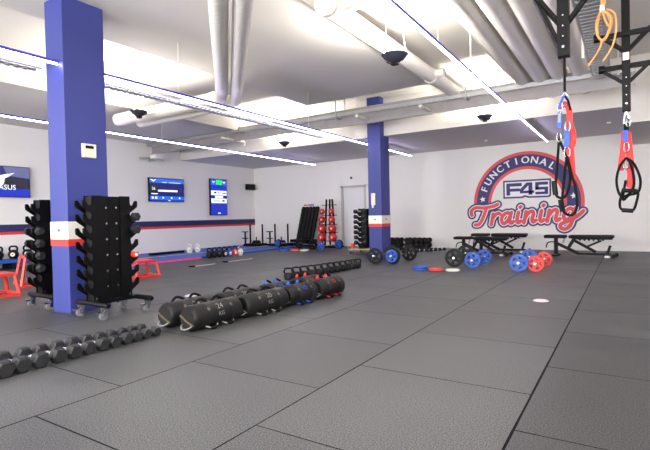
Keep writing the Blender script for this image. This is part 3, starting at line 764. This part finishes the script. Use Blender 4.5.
bm = B(); cyl(bm, (.09,0,0), (.096,0,0), .017, seg=12); obj('end_cap', bm, M['white'], t, smooth=True)

# far tower on a plywood dolly
TF = tower('full black dumbbell tower on a plywood dolly left of the far pillar'); TF.location = (-5.70, 10.75, -.03); TF.scale = (.95, .95, .97)
for c in list(TF.children):
    if c.name.startswith(('caster', 'base_bar')):
        for g in list(c.children): bpy.data.objects.remove(g)
        bpy.data.objects.remove(c)
D = thing('dolly', 'plywood dolly on small casters under the far dumbbell tower', 'dolly', (-5.72, 10.75, 0))
bm = B(); box(bm, -.30, .34, -.32, .32, .1, .13, bev=.004); obj('platform', bm, M['ply'], D)
for x in (-.24, .26):
    for y in (-.26, .26):
        c = B(); cyl(c, (x-.015, y, .035), (x+.015, y, .035), .035, seg=14); w = obj('caster_wheel', c, M['rubber'], D, smooth=True)
        c = B(); box(c, x-.025, x+.025, y-.02, y+.02, .03, .1); obj('caster_fork', c, M['chrome'], w)
small = None
for side in (-1, 1):
    for k in range(7):
        loc = (-5.70, 10.75+side*.232, -.03+.97*NZ(k))
        lb = '%s dumbbell from the bottom on the %s side of the far tower' % (ORD[k], 'left' if side < 0 else 'right')
        o = dup(cd, loc, 0, lb, 'dumbbells filling the far tower'); o.scale = (1.08, 1.25, 1.25); o.location.z -= .01
bm = B(); box(bm, -5.95, -5.87, 10.46, 10.54, .13, .26, bev=.01); tag(obj('storage_box', bm, M['plred']), 'small red block on the plywood dolly beside the far tower', 'block')

# ------------------------------------------------------------------ sandbags
def on_cyl(bm, r, yc, base):
    """text in xy -> cylinder of radius r (axis y at z=r): x->along y, y->around, centred at angle base"""
    for v in bm.verts:
        a = base+v.co.y/r; yy = yc+v.co.x
        v.co = Vector((math.cos(a)*(r+.004), yy, r+math.sin(a)*(r+.004)))
def sandbag(L, r, num, accent, label, group, handle_mat):
    t = thing('sandbag', label, 'sandbag', group=group)
    prof = [(0,.004),(r*.78,.0),(r*.9,.012),(r*.985,.03),(r*.985,L*.24),(r*1.0,L*.25),(r*1.0,L*.29),(r*.985,L*.30),(r*.99,L*.5),(r*.985,L*.70),(r*1.0,L*.71),(r*1.0,L*.75),(r*.985,L*.76),(r*.985,L-.03),(r*.9,L-.012),(r*.78,L),(0,L-.004)]
    T = Matrix(((1,0,0,0),(0,0,1,0),(0,-1,0,r),(0,0,0,1)))
    T = Matrix.Translation((0,0,r)) @ Matrix.Rotation(-PI/2, 4, 'X')
    bm = B(); lathe(bm, prof, 32, T, cap=False)
    obj('bag_body', bm, M['vinyl'], t, smooth=True)
    for f in (.27, .73):
        bm = B(); a0 = .55; 
        rows = []
        for k in range(5):
            a = a0-.02+k*.06; rows.append([bm.verts.new((math.cos(a)*(r+.004), L*f+d, r+math.sin(a)*(r+.004))) for d in (-.013, .013)])
        for p, q in zip(rows, rows[1:]): bm.faces.new((p[0], p[1], q[1], q[0]))
        obj('label_patch', bm, M['tape'], t)
    bm = text_bm(num, .075); bmesh.ops.translate(bm, vec=(0,.032,0), verts=bm.verts)
    if accent == 'handle':
        b2 = text_bm('KG', .05); bmesh.ops.translate(b2, vec=(0,-.035,0), verts=b2.verts)
        bmesh.ops.triangulate(b2, faces=b2.faces); on_cyl(b2, r, L*.5, .42); obj('unit_lettering', b2, M[accent], t)
    bmesh.ops.triangulate(bm, faces=bm.faces)
    on_cyl(bm, r, L*.5, .42)
    obj('weight_lettering', bm, M[accent], t)
    # carrying handles: low on +x side, and on top toward -x
    def arc(y0, y1, a, out, rad=.010):
        pts = []
        for k in range(9):
            f = k/8; o_ = out*math.sin(PI*f)
            aa = a-.0
            pts.append((math.cos(aa)*(r+o_*.9), y0+(y1-y0)*f, max(.011, r+math.sin(aa)*(r+o_*.6))))
        return pts
    for f0, f1 in ((.22,.46), (.56,.80)):
        bm = B(); tube(bm, arc(L*f0, L*f1, -.75, .05), .006, 8); h = obj('carry_handle', bm, M[handle_mat], t, smooth=True)
        bm = B(); tube(bm, arc(L*f0, L*f1, -.75, .05)[2:7], .011, 8); obj('grip_sleeve', bm, M['fab'], h, smooth=True)
        bm = B(); tube(bm, arc(L*f0, L*f1, 2.0, .055), .012, 8); h = obj('carry_handle', bm, M['fab'], t, smooth=True)
        if handle_mat != 'handle':
            bm = B(); tube(bm, arc(L*f0, L*f1, 2.0, .055)[0:4], .0155, 8); obj('colour_sleeve', bm, M[handle_mat], h, smooth=True)
    # end handle and end band
    bm = B(); a = [(-math.cos(k*PI/8)*r*.55-.0, -.002-.045*math.sin(k*PI/8), r*.55-.25*r*math.sin(k*PI/8)) for k in range(9)]
    tube(bm, a, .006, 8); obj('end_handle', bm, M['handle'], t, smooth=True)
    bm = B(); a = [Vector((x, -.006, z)) for x, z in ((-r*.7, r*1.25), (0, r*.85), (r*.72, r*.55))]
    strip_pts = a; tube(bm, a, .014, 6, flat=.3); obj('end_band', bm, M['tape'], t, smooth=True)
    return t
SB = 'sandbags lined up on the floor'
spec = [('24', 'handle', .58, 'black sandbag marked 24 KG', 'handle'), ('20', 'handle', .6, 'black sandbag marked 20 KG', 'handle'), ('15', 'bagblue', .48, 'black sandbag with blue straps', 'bagblue'), ('10', 'bagred', .50, 'black sandbag with red straps', 'bagred')]
fy = [2.70, 3.33, 3.97, 4.48]; fx = [-3.135, -3.11, -3.08, -3.03]
posn = ['nearest bag', 'second bag', 'third bag', 'far right bag']
for rowi in (0, 1):
    for i, (num, acc, L, lb, hm) in enumerate(spec):
        w = 'front row' if rowi == 0 else 'back row'
        t = sandbag(L, .112 if i < 3 else .116, num, acc, '%s, %s of the %s on the floor' % (lb, posn[i], w), SB, hm)
        if rowi == 0: t.location = (fx[i], fy[i], 0)
        else: t.location = (fx[i]-.295, fy[i]+(.0, -.02, -.03, .0)[i], 0)
        t.rotation_euler = (0, 0, random.uniform(-.03, .03)-.03)

# ------------------------------------------------------------------ kettlebells
def kettlebell(m, label, group, r=.075, logo=True, hm=None):
    t = thing('kettlebell', label, 'kettlebell', group=group)
    prof = [(r*.62, 0), (r*.72, .004)]
    for k in range(1, 9):
        a = -1.05+k*(1.05+PI/2-.3)/8
        prof.append((r*math.cos(a), r*.93+r*math.sin(a)))
    prof.append((0, r*.93+r*.97))
    bm = B(); lathe(bm, prof, 22); obj('bell', bm, M[m], t, smooth=True)
    bm = B(); z = r*1.55
    tube(bm, smooth_path([(0,-r*.55,z), (0,-r*.72,z+r*.45), (0,-r*.55,z+r*.98), (0,0,z+r*1.08), (0,r*.55,z+r*.98), (0,r*.72,z+r*.45), (0,r*.55,z)], 4), r*.2, 10); obj('handle', bm, M[hm or 'blk'], t, smooth=True)
    if logo:
        bm = B(); cyl(bm, (r*.9, 0, r*.93), (r*1.015, 0, r*.93), r*.42, seg=16); lg = obj('round_logo', bm, M['white'], t)
        bm = B(); cyl(bm, (r*1.012, 0, r*.93), (r*1.03, 0, r*.93), r*.2, seg=12); obj('logo_centre', bm, M['logored'], lg)
    return t
kc = [(-8.64, 8.18, 'kbblack'), (-8.62, 8.33, 'kbblack'), (-8.60, 8.48, 'kbblack'), (-8.57, 8.63, 'kbblack'), (-8.545, 8.78, 'plblue'), (-8.52, 8.95, 'plred'), (-8.49, 9.12, 'plwhite')]
names = ['leftmost black kettlebell in the row before the blue mat', 'second black kettlebell in the row before the blue mat', 'third black kettlebell in the row before the blue mat', 'black kettlebell next to the blue one', 'blue kettlebell with white end logo on the floor', 'red kettlebell with white end logo on the floor', 'white kettlebell at the right end of the floor row']
for (x, y, m), lb in list(zip(kc, names)):
    t = kettlebell(m, lb, 'row of seven kettlebells before the blue mat', r=.074, logo=(y > 8.6), hm='blk' if m != 'plwhite' else 'chrome'); t.location = (x, y, 0); t.rotation_euler = (0,0,-.35); t.scale = (.98, .98, 1.25)
for i, (x, y) in enumerate(((-10.22, 8.95), (-10.2, 9.22))):
    t = kettlebell('plwhite', ('left' if i == 0 else 'right')+' one of two white kettlebells at the back of the blue mat', 'two white kettlebells on the mat', r=.1, hm='plwhite'); t.location = (x, y, .04); t.rotation_euler = (0,0,-.75); t.scale = (.85,)*3
t = kettlebell('kbblack', 'x', 'kettlebells on the low blue shelf', r=.1); 
ks = [(-11.05, 4.03), (-11.05, 4.3), (-11.05, 4.58), (-11.05, 4.87), (-11.05, 5.15)]
for i, p in enumerate(ks):
    o = t if i == 0 else dup(t, (0,0,0))
    o.location = (p[0], p[1], .205); o.rotation_euler = (0,0,-.6)
    o['label'] = ['black kettlebell cut off by the left picture edge on the blue shelf', 'black kettlebell second from the left on the blue shelf', 'black kettlebell with round white logo in the middle of the blue shelf', 'black kettlebell behind the tall red box frame on the blue shelf', 'rightmost black kettlebell on the blue shelf, behind the left tower'][i]
t = thing('low_shelf', 'low blue shelf with black supports along the left wall', 'shelf', (-11.08, 4.6, 0))
bm = B(); box(bm, -.28, .26, -1.9, 1.0, .13, .2, bev=.006); obj('shelf_board', bm, M['matblue'], t)
for y in (-1.5, -.6, .2, .85):
    bm = B(); box(bm, -.24, .2, y-.04, y+.04, 0, .13); obj('shelf_support', bm, M['rubber'], t)
# floor row of black kettlebells behind the sandbags
kb2 = [(-4.36, 5.74), (-4.34, 5.91), (-4.31, 6.08), (-4.29, 6.25), (-4.27, 6.42), (-4.26, 6.6), (-4.25, 6.78), (-4.24, 6.96), (-4.23, 7.14), (-4.22, 7.32), (-4.22, 7.49), (-4.22, 7.66)]
t = thing('kettlebell', 'x', 'kettlebell', group='row of black kettlebells behind the sandbags')
bm = B(); r = .078
lathe(bm, [(r*.7,0),(r*.95,.02),(r,.06),(r*.93,.09),(r*.7,.112),(0,.118)], 20); obj('bell', bm, M['kbblack'], t, smooth=True)
bm = B(); tube(bm, [(-.055,0,.09),(-.072,0,.13),(-.056,0,.172),(0,0,.178),(.056,0,.172),(.072,0,.13),(.055,0,.09)], .015, 10); obj('handle', bm, M['kbblack'], t, smooth=True)
for i, p in enumerate(kb2):
    o = t if i == 0 else dup(t, (0,0,0))
    o.location = (p[0], p[1], 0); o.rotation_euler = (0,0,.62)
    s = 1.02-.012*i; o.scale = (s, s, s)
    n = len(kb2)
    o['label'] = ('black flat-handled kettlebell, %s from the left in the row behind the sandbags' % ORD[i]) if 0 < i < 6 else ('black kettlebell at the left end of the row behind the sandbags' if i == 0 else ('black kettlebell at the right end of the row behind the sandbags' if i == n-1 else 'black flat-handled kettlebell, %s from the right in the row behind the sandbags' % ORD[n-1-i]))

# ------------------------------------------------------------------ floor marks, mats, loose plates
bm = B(); box(bm, XL+.01, -8.86, 5.7, 12.95, 0, .04, bev=.006); tag(obj('gym_mat', bm, M['matblue']), 'large blue gym mat along the left wall under the screens', 'mat')
bm = B(); box(bm, -8.86, -8.76, 5.7, 8.05, 0, .035, bev=.006); tag(obj('mat_edge', bm, M['magenta']), 'magenta edge strip along the front of the blue mat', 'mat edge')
bm = B(); box(bm, -10.0, -9.9, 5.75, 12.9, .04, .044); tag(obj('mat_line', bm, M['strip']), 'pale line running along the blue mat', 'mat line')
bm = B(); box(bm, -10.6, -10.48, 7.9, 9.0, .044, .1, bev=.01); tag(obj('ab_bar', bm, M['blk']), 'long flat black bar lying on the blue mat beside the white kettlebells', 'bar')
for x0, x1, y0, y1, lb in ((-7.44, -7.36, 6.55, 7.15, 'left one of two pale strips lying on the floor'), (-7.5, -7.42, 7.55, 8.4, 'right one of two pale strips lying on the floor')):
    t = thing('floor_strip', lb, 'floor strip', (x0, y0, 0))
    bm = B(); box(bm, 0, x1-x0, 0, y1-y0, 0, .012); obj('strip_body', bm, M['strip'], t)
    bm = B(); box(bm, -.01, x1-x0+.01, -.06, .02, 0, .03); obj('strip_end', bm, M['blk'], t)
for x, y, lb in ((-.79, 5.48, 'pale round floor marker right of the barbells'), (-4.6, 4.03, 'pale round floor marker behind the nearest sandbags')):
    bm = B(); lathe(bm, [(.075,0),(.08,.004),(.06,.014),(.03,.016)], 24, Matrix.Translation((x, y, 0))); tag(obj('floor_marker', bm, M['puck'], smooth=True), lb, 'floor marker')
def flatplate(x, y, z, r, h, m, lb):
    t = thing('weight_plate', lb, 'weight plate', (x, y, z), group='small weight plates lying on the floor')
    bm = B(); lathe(bm, [(.018,0),(r*.9,0),(r,.008),(r,h-.008),(r*.9,h),(r*.8,h-.006),(r*.35,h-.006),(r*.3,h),(.018,h),(.018,0)], 28, cap=False); obj('plate_disc', bm, M[m], t, smooth=True)
    bm = B(); lathe(bm, [(.012,-.0),(.03,-.0),(.03,h+.001),(.012,h+.001)], 14, cap=False); obj('steel_ring', bm, M['steel'], t)
    return t
flatplate(-3.02, 7.72, 0, .125, .035, 'plblue', 'lower blue weight plate of the stack of two near the middle of the floor')
flatplate(-3.025, 7.71, .036, .125, .035, 'plblue', 'upper blue weight plate of the stack of two near the middle of the floor')
flatplate(-2.74, 7.73, 0, .12, .04, 'plred', 'red weight plate lying between the blue stack and the white plate')
flatplate(-2.47, 7.78, 0, .115, .035, 'plwhite', 'white weight plate lying beside the red one near the black barbell')
flatplate(-8.27, 10.72, 0, .13, .055, 'plblue', 'blue weight plate lying left of the far red plate')
flatplate(-7.99, 10.82, 0, .13, .05, 'plred', 'red weight plate lying before the leaning black mats')
flatplate(-7.73, 10.92, 0, .125, .045, 'plwhite', 'white weight plate lying before the medicine ball rack')

# ------------------------------------------------------------------ barbells
def wheel(bm, r, x0, x1):
    """five spoked plate, axis x"""
    T = Matrix.Translation((x0, 0, r)) @ Matrix.Rotation(PI/2, 4, 'Y')
    w = x1-x0
    lathe(bm, [(r*.70,0),(r*.97,0),(r,w*.2),(r,w*.8),(r*.97,w),(r*.70,w),(r*.70,0)], 32, T, cap=False)
    lathe(bm, [(.012,0),(r*.40,0),(r*.40,w),(.012,w),(.012,0)], 20, T, cap=False)
    for k in range(5):
        a = k*2*PI/5+PI/2
        R_ = T @ Matrix.Rotation(a, 4, 'Z')
        box(bm, r*.3, r*.8, -r*.17, r*.17, w*.15, w*.85, R_)
def barbell(p0, p1, r0, r1, plates, label, group, bar_over=.09):
    """p0,p1 floor contacts of the two plates; plates = list of (material, radius, inset) per end"""
    p0 = Vector((*p0, 0)); p1 = Vector((*p1, 0)); d = p1-p0; L = d.length
    ang = math.atan2(d.y, d.x)
    t = thing('barbell', label, 'barbell', p0, ang, group)
    rm = max(r0, r1)
    bm = B(); cyl(bm, (-bar_over, 0, r0), (L+bar_over, 0, r1), .0135, seg=12); bar = obj('bar', bm, M['chrome'], t, smooth=True)
    for s, x, r in ((-1, 0, r0), (1, L, r1)):
        bm = B(); cyl(bm, (x+s*.035, 0, r), (x+s*.06, 0, r), .024, seg=14); obj('collar', bm, M['chrome'], bar, smooth=True)
    for end, lst in plates.items():
        x = 0 if end == 'a' else L; s = -1 if end == 'a' else 1; off = 0
        for (m, rr) in lst:
            bm = B()
            a, b = sorted((x-s*off-s*.0, x-s*off-s*.035)); wheel(bm, rr, a, b)
            base = r0 if end == 'a' else r1
            o = obj('weight_plate', bm, M[m], t, smooth=True); o.location.z = base-rr
            bm = B(); cyl(bm, (a-.004, 0, rr), (b+.004, 0, rr), .019, seg=14); obj('plate_hub', bm, M['chrome'], o, smooth=True)
            off += .045
    return t
GB = 'short barbells standing on their plates'
barbell((-4.22, 8.36), (-4.27, 9.3), .16, .16, {'a': [('kbblack', .16)], 'b': [('kbblack', .16)]}, 'black-plated barbell directly in front of the far blue pillar', GB)
barbell((-3.86, 8.36), (-3.84, 9.22), .165, .165, {'a': [('plblue', .125), ('kbblack', .165)], 'b': [('kbblack', .165)]}, 'barbell with a blue inner plate on a black one, right of the far pillar', GB)
barbell((-2.63, 8.36), (-2.75, 9.5), .165, .165, {'a': [('kbblack', .165)], 'b': [('kbblack', .165)]}, 'black-plated barbell in front of the left pair of benches', GB)
barbell((-2.29, 8.3), (-2.28, 9.08), .14, .14, {'a': [('plblue', .14)], 'b': [('plblue', .14)]}, 'blue-plated barbell in front of the left pair of benches', GB)
barbell((-1.485, 8.06), (-1.50, 9.14), .145, .145, {'a': [('plblue', .145)], 'b': [('plblue', .145)]}, 'blue-plated barbell standing beside the red-plated one', GB)
barbell((-1.245, 8.13), (-1.23, 8.98), .132, .132, {'a': [('plred', .132)], 'b': [('plred', .132)]}, 'red-plated barbell, rightmost on the floor', GB)
barbell((-9.05, 11.35), (-8.72, 12.2), .13, .13, {'a': [('plblue', .115), ('kbblack', .135)], 'b': [('kbblack', .13)]}, 'barbell with blue and black plates in front of the sleds', GB).location.z = .04
barbell((-8.58, 11.85), (-7.78, 11.45), .14, .14, {'a': [('kbblack', .14)], 'b': [('kbblack', .145)]}, 'black-plated barbell in front of the leaning black mats', GB)
barbell((-7.36, 11.2), (-7.3, 12.15), .125, .125, {'a': [('plblue', .125)], 'b': [('kbblack', .14), ('plblue', .12)]}, 'barbell with blue plates in front of the medicine ball rack', GB)

# ------------------------------------------------------------------ adjustable benches (along +x, seat at -x end)
def bench(label):
    t = thing('weight_bench', label, 'weight bench', group='adjustable black weight benches along the far wall')
    bm = B(); box(bm, -.66, -.24, -.14, .14, .385, .455, bev=.02); obj('seat_pad', bm, M['rubber'], t, smooth=True)
    bm = B(); box(bm, -.17, .64, -.14, .14, .385, .455, bev=.02); obj('back_pad', bm, M['rubber'], t, smooth=True)
    bm = B(); box(bm, -.12, .62, -.025, .025, .36, .395)
    for k in range(6):
        x = .0+k*.085
        prism(bm, [(x,.36),(x+.05,.36),(x+.03,.325)], .05, Matrix(((1,0,0,0),(0,0,-1,.025),(0,1,0,0),(0,0,0,1))))
    obj('ladder_rail', bm, M['blk'], t)
    bm = B(); beam(bm, (-.44,0,.0), (-.44,0,.40), .075, .05); box(bm, -.49, -.39, -.19, .19, 0, .04, bev=.005); obj('front_post', bm, M['blk'], t)
    bm = B(); beam(bm, (-.46,0,.29), (0.0,0,.06), .06, .06); box(bm, -.02, .6, -.03, .03, .035, .08); obj('main_beam', bm, M['blk'], t)
    bm = B(); beam(bm, (-.2,0,.17), (-.08,0,.38), .06, .06); obj('hinge_arm', bm, M['blk'], t)
    bm = B(); beam(bm, (-.12,0,.36), (.32,0,.1), .055, .055); obj('support_arm', bm, M['blk'], t)
    bm = B(); beam(bm, (.12,0,.19), (.42,0,.34), .04, .04); obj('support_arm', bm, M['blk'], t)
    bm = B(); box(bm, .5, .6, -.22, .22, 0, .045, bev=.006); obj('rear_foot', bm, M['steel'], t)
    bm = B(); beam(bm, (.53,0,.08), (.58,0,.24), .03, .05); obj('rear_handle', bm, M['blk'], t)
    for y in (-.2, .2):
        bm = B(); cyl(bm, (.66,y-.015,.04), (.66,y+.015,.04), .04, seg=16); obj('transport_wheel', bm, M['rubber'], t, smooth=True)
    bm = B(); box(bm, .58, .67, -.18, .18, .025, .055); obj('axle', bm, M['blk'], t)
    bm = B(); tube(bm, smooth_path([(-.46,0,.3),(-.56,0,.3),(-.62,0,.26),(-.64,0,.17)], 4), .013, 8); obj('carry_handle', bm, M['blk'], t, smooth=True)
    bm = B(); cyl(bm, (-.3,-.03,.28), (-.26,-.05,.38), .02, seg=10); obj('seat_pin', bm, M['steel'], t)
    return t
b0 = bench('black adjustable bench standing alone below the end of the script lettering'); b0.location = (-.88, 11.3, 0); b0.rotation_euler = (0,0,-.10)
dup(b0, (-2.86, 11.12, 0), -.05, 'front black adjustable bench of the left pair under the wall sign').scale = (.93, 1, .92)
dup(b0, (-2.67, 12.1, 0), 0.0, 'rear black adjustable bench of the left pair, against the far wall')

# ------------------------------------------------------------------ round dumbbells stacked by the far pillar
rd = hexdb('round_dumbbell', .30, .0705, 'x', hl=.09, seg=16, m='rubber')
used = False
stacks = [(-5.64, 12.2, 3, 'left'), (-5.11, 12.2, 5, 'right')]
for sx0, sy0, n, side in stacks:
    rk = thing('dumbbell_stand', 'low black stand carrying the %s group of round dumbbells by the far wall' % side, 'dumbbell rack', (sx0, sy0, 0))
    W = (n-1)*.143
    bm = B(); box(bm, -.07, W+.07, -.13, .13, .04, .06); box(bm, -.07, -.03, -.13, .13, 0, .04); box(bm, W+.03, W+.07, -.13, .13, 0, .04); obj('stand_base', bm, M['blk'], rk)
    for lev in (0, 1):
        for i in range(n):
            loc = (sx0+i*.143+(0.0), sy0, .061+lev*.134)
            lb = '%s round dumbbell from the left, %s layer, %s stack behind the far pillar' % (ORD[i], 'lower' if lev == 0 else 'upper', side)
            o = rd if not used else dup(rd, loc)
            used = True; o.location = loc; o.rotation_euler = (0,0,PI/2); o['label'] = lb; o['group'] = 'round dumbbells stacked by the far wall'
            o.scale = (1, .94, 1)
for i in range(7):
    x = -4.66+i*.075; y = 11.42+i*.13
    o = dup(cd, (x, y, 0), 0.35, '%s small dumbbell from the left in the far floor row right of the pillar' % ORD[i], 'row of small dumbbells on the far floor'); o.scale = (.95, .85, .85)

# ------------------------------------------------------------------ sleds, leaning mats, ball rack in the back corner
def sled(label):
    t = thing('push_sled', label, 'push sled', group='black push sleds on the blue mat')
    bm = B()
    for y in (-.2, .2): beam(bm, (-.32, y, .03), (.42, y, .03), .05, .05)
    obj('runners', bm, M['blk'], t)
    bm = B(); box(bm, -.3, .34, -.22, .22, .05, .08); obj('deck', bm, M['blk'], t)
    for x in (-.2, .33):
        bm = B(); cyl(bm, (x, 0, .08), (x, 0, .72), .028, seg=12); obj('push_pole', bm, M['blk'], t, smooth=True)
    bm = B(); beam(bm, (-.32, -.12, .03), (-.32, -.12, .48), .04)
    for z in (.47, .25): beam(bm, (-.46, -.12, z), (-.2, -.12, z), .03)
    obj('handle_frame', bm, M['blk'], t)
    bm = B(); cyl(bm, (.06, 0, .08), (.06, 0, .14), .15, seg=24); cyl(bm, (.06, 0, .14), (.06, 0, .18), .12, seg=24); obj('load_disc', bm, M['rubber'], t, smooth=True)
    bm = B(); cyl(bm, (.06, 0, .18), (.06, 0, .3), .02, seg=10); obj('load_post', bm, M['blk'], t)
    return t
s0 = sled('black push sled nearest the back left corner'); s0.location = (-10.5, 12.0, .04)
dup(s0, (-9.60, 12.2, .04), 0, 'black push sled just left of the leaning black mats')

def rollmat(label):
    t = thing('rolled_mat', label, 'rolled mat', group='black rolled mats leaning in a rack')
    bm = B(); prof = []
    n = 15
    for k in range(n+1):
        prof.append((.068 if k % 2 == 0 else .061, 1.26*k/n))
    lathe(bm, prof, 14); obj('roll', bm, M['rubber'], t, smooth=True)
    bm = B(); cyl(bm, (0,0,1.262), (0,0,1.285), .045, seg=12); obj('end_cap', bm, M['blk'], t)
    return t
rm0 = rollmat('x')
wd = ['leftmost', 'second from the left', 'middle', 'second from the right', 'rightmost']
for i in range(5):
    o = rm0 if i == 0 else dup(rm0, (0,0,0))
    o.location = (-9.22+i*.137, 12.62, .045); o.rotation_euler = (math.radians(-4), math.radians(11.5), 0)
    o['label'] = wd[i]+' of five black ribbed rolls leaning against the far wall'
t = thing('mat_rack', 'low black rack holding the leaning rolls', 'rack', (-8.95, 12.55, .04))
bm = B(); box(bm, -.38, .42, -.14, -.09, .0, .2); box(bm, -.38, .42, .16, .2, .0, .2); box(bm, -.4, -.36, -.14, .2, 0, .2); box(bm, .40, .44, -.14, .2, 0, .2); obj('rack_frame', bm, M['blk'], t)
for i, (m, x, lb) in enumerate((('plred', -8.90, 'left red grip lying on top of the leaning rolls'), ('plred', -8.76, 'right red grip lying on top of the leaning rolls'), ('plblue', -8.63, 'blue grip lying on top of the leaning rolls'))):
    bm = B(); tube(bm, [(x-.05, 12.7, 1.345), (x, 12.7, 1.36), (x+.05, 12.7, 1.345)], .022, 10); tag(obj('hand_grip', bm, M[m], smooth=True), lb, 'grip')
bm = B(); tube(bm, smooth_path([(-8.16, 12.55, .12), (-8.2, 12.55, .4), (-8.28, 12.6, .62), (-8.36, 12.7, .74)], 4), .03, 10); tag(obj('foam_pole', bm, M['rubber'], smooth=True), 'short black pole leaning between the rolls and the medicine ball rack', 'pole')

t = thing('ball_rack', 'black upright rack of medicine balls with three tall poles', 'rack', (-7.82, 12.45, 0))
for (x0, x1) in ((-.19, -.10), (.0, .02), (.21, .11)):
    bm = B(); beam(bm, (x0, 0, .03), (x1, .0, 1.50), .05, .04); obj('upright', bm, M['blk'], t)
bm = B(); box(bm, -.32, .36, -.2, -.15, 0, .04); box(bm, -.32, .36, .2, .25, 0, .04); box(bm, -.22, -.16, -.2, .25, 0, .04); box(bm, .18, .24, -.2, .25, 0, .04); obj('rack_foot', bm, M['blk'], t)
for z in (1.32, 1.0, .72, .46, .2):
    w = .27+.03*(1.3-z)
    bm = B(); beam(bm, (-w, -.02, z), (-.08, -.02, z), .02); beam(bm, (.08, -.02, z), (w, -.02, z), .02); beam(bm, (-.1, -.02, z), (.1, -.02, z), .02); obj('ball_arm', bm, M['blk'], t)
for side, nm in ((-1, 'left'), (1, 'right')):
    for k, (z, r) in enumerate(((1.12, .09), (.87, .11), (.595, .13), (.325, .135))):
        x = -7.82+side*(.165+.012*k)
        bm = B(); sphere(bm, (0,0,0), r, seg=20)
        b_ = thing('medicine_ball', '%s red medicine ball in the %s column of the tall rack' % (('top', 'second', 'third', 'bottom')[k], nm), 'medicine ball', (x, 12.29, z), group='red medicine balls on the tall rack')
        obj('ball_shell', bm, M['ball'], b_, smooth=True)
        bm = B(); cyl(bm, (.25*r, -.97*r, 0), (.25*r, -.93*r, 0), .25*r, seg=12); obj('ball_logo', bm, M['white'], b_)

# ------------------------------------------------------------------ red box frames
def plyo(w0, w1, h, label, loc, rz):
    t = thing('plyo_box_frame', label, 'plyo box', loc, rz, 'red tube box frames')
    a, b = w0/2, w1/2; r = .016
    def sq(s, z, nm):
        bm = B()
        P_ = [(-s,-s,z),(s,-s,z),(s,s,z),(-s,s,z)]
        for i in range(4): beam(bm, P_[i], P_[(i+1)%4], .034)
        obj(nm, bm, M['redpaint'], t)
    sq(a, .018, 'base_frame'); sq(b, h-.018, 'top_frame')
    for sx_, sy_ in ((-1,-1),(1,-1),(1,1),(-1,1)):
        bm = B(); beam(bm, (sx_*a, sy_*a, .02), (sx_*b, sy_*b, h-.02), .034); obj('leg', bm, M['redpaint'], t)
    bm = B(); box(bm, -b-.012, b+.012, -b-.012, b+.012, h-.012, h); obj('step_top', bm, M['redpaint'], t)
    return t
plyo(.42, .33, .29, 'red tube box frame right of the right dumbbell tower', (-6.93, 5.03, 0), -.15)
plyo(.48, .40, .30, 'low red tube box frame at the left picture edge', (-7.05, 2.84, 0), -.12)
plyo(.50, .34, .46, 'taller red tube box frame behind the left dumbbell tower', (-7.72, 3.72, 0), -.25)

# ------------------------------------------------------------------ camera, light, view
f, pitch, roll, yaw = 471.628, -.0168972, -.0215674, -.5707529
cy, sy_ = math.cos(yaw), math.sin(yaw)
d = Vector((sy_, cy, 0)); r = Vector((cy, -sy_, 0)); u = Vector((0, 0, 1))
d2 = d*math.cos(pitch)+u*math.sin(pitch); u2 = u*math.cos(pitch)-d*math.sin(pitch)
r3 = r*math.cos(roll)+u2*math.sin(roll); u3 = u2*math.cos(roll)-r*math.sin(roll)
cam = bpy.data.cameras.new('camera'); co = bpy.data.objects.new('camera', cam); COL.objects.link(co)
cam.sensor_width = 36; cam.lens = f/650*36; cam.clip_start = .05; cam.clip_end = 100
Mx = Matrix((( r3.x, u3.x, -d2.x, 0), (r3.y, u3.y, -d2.y, 0), (r3.z, u3.z, -d2.z, .95), (0,0,0,1)))
co.matrix_world = Mx
SC.camera = co
w = bpy.data.worlds.new('world'); SC.world = w; w.use_nodes = True
w.node_tree.nodes['Background'].inputs[0].default_value = (.8, .85, 1, 1); w.node_tree.nodes['Background'].inputs[1].default_value = .3
vs = SC.view_settings; vs.view_transform = 'Standard'; vs.look = 'None'; vs.gamma = 1; vs.use_curve_mapping = False
vs.exposure = 1.22
SC.cycles.max_bounces = 8; SC.cycles.diffuse_bounces = 5; SC.cycles.use_denoising = True
SC.cycles.sample_clamp_indirect = 4
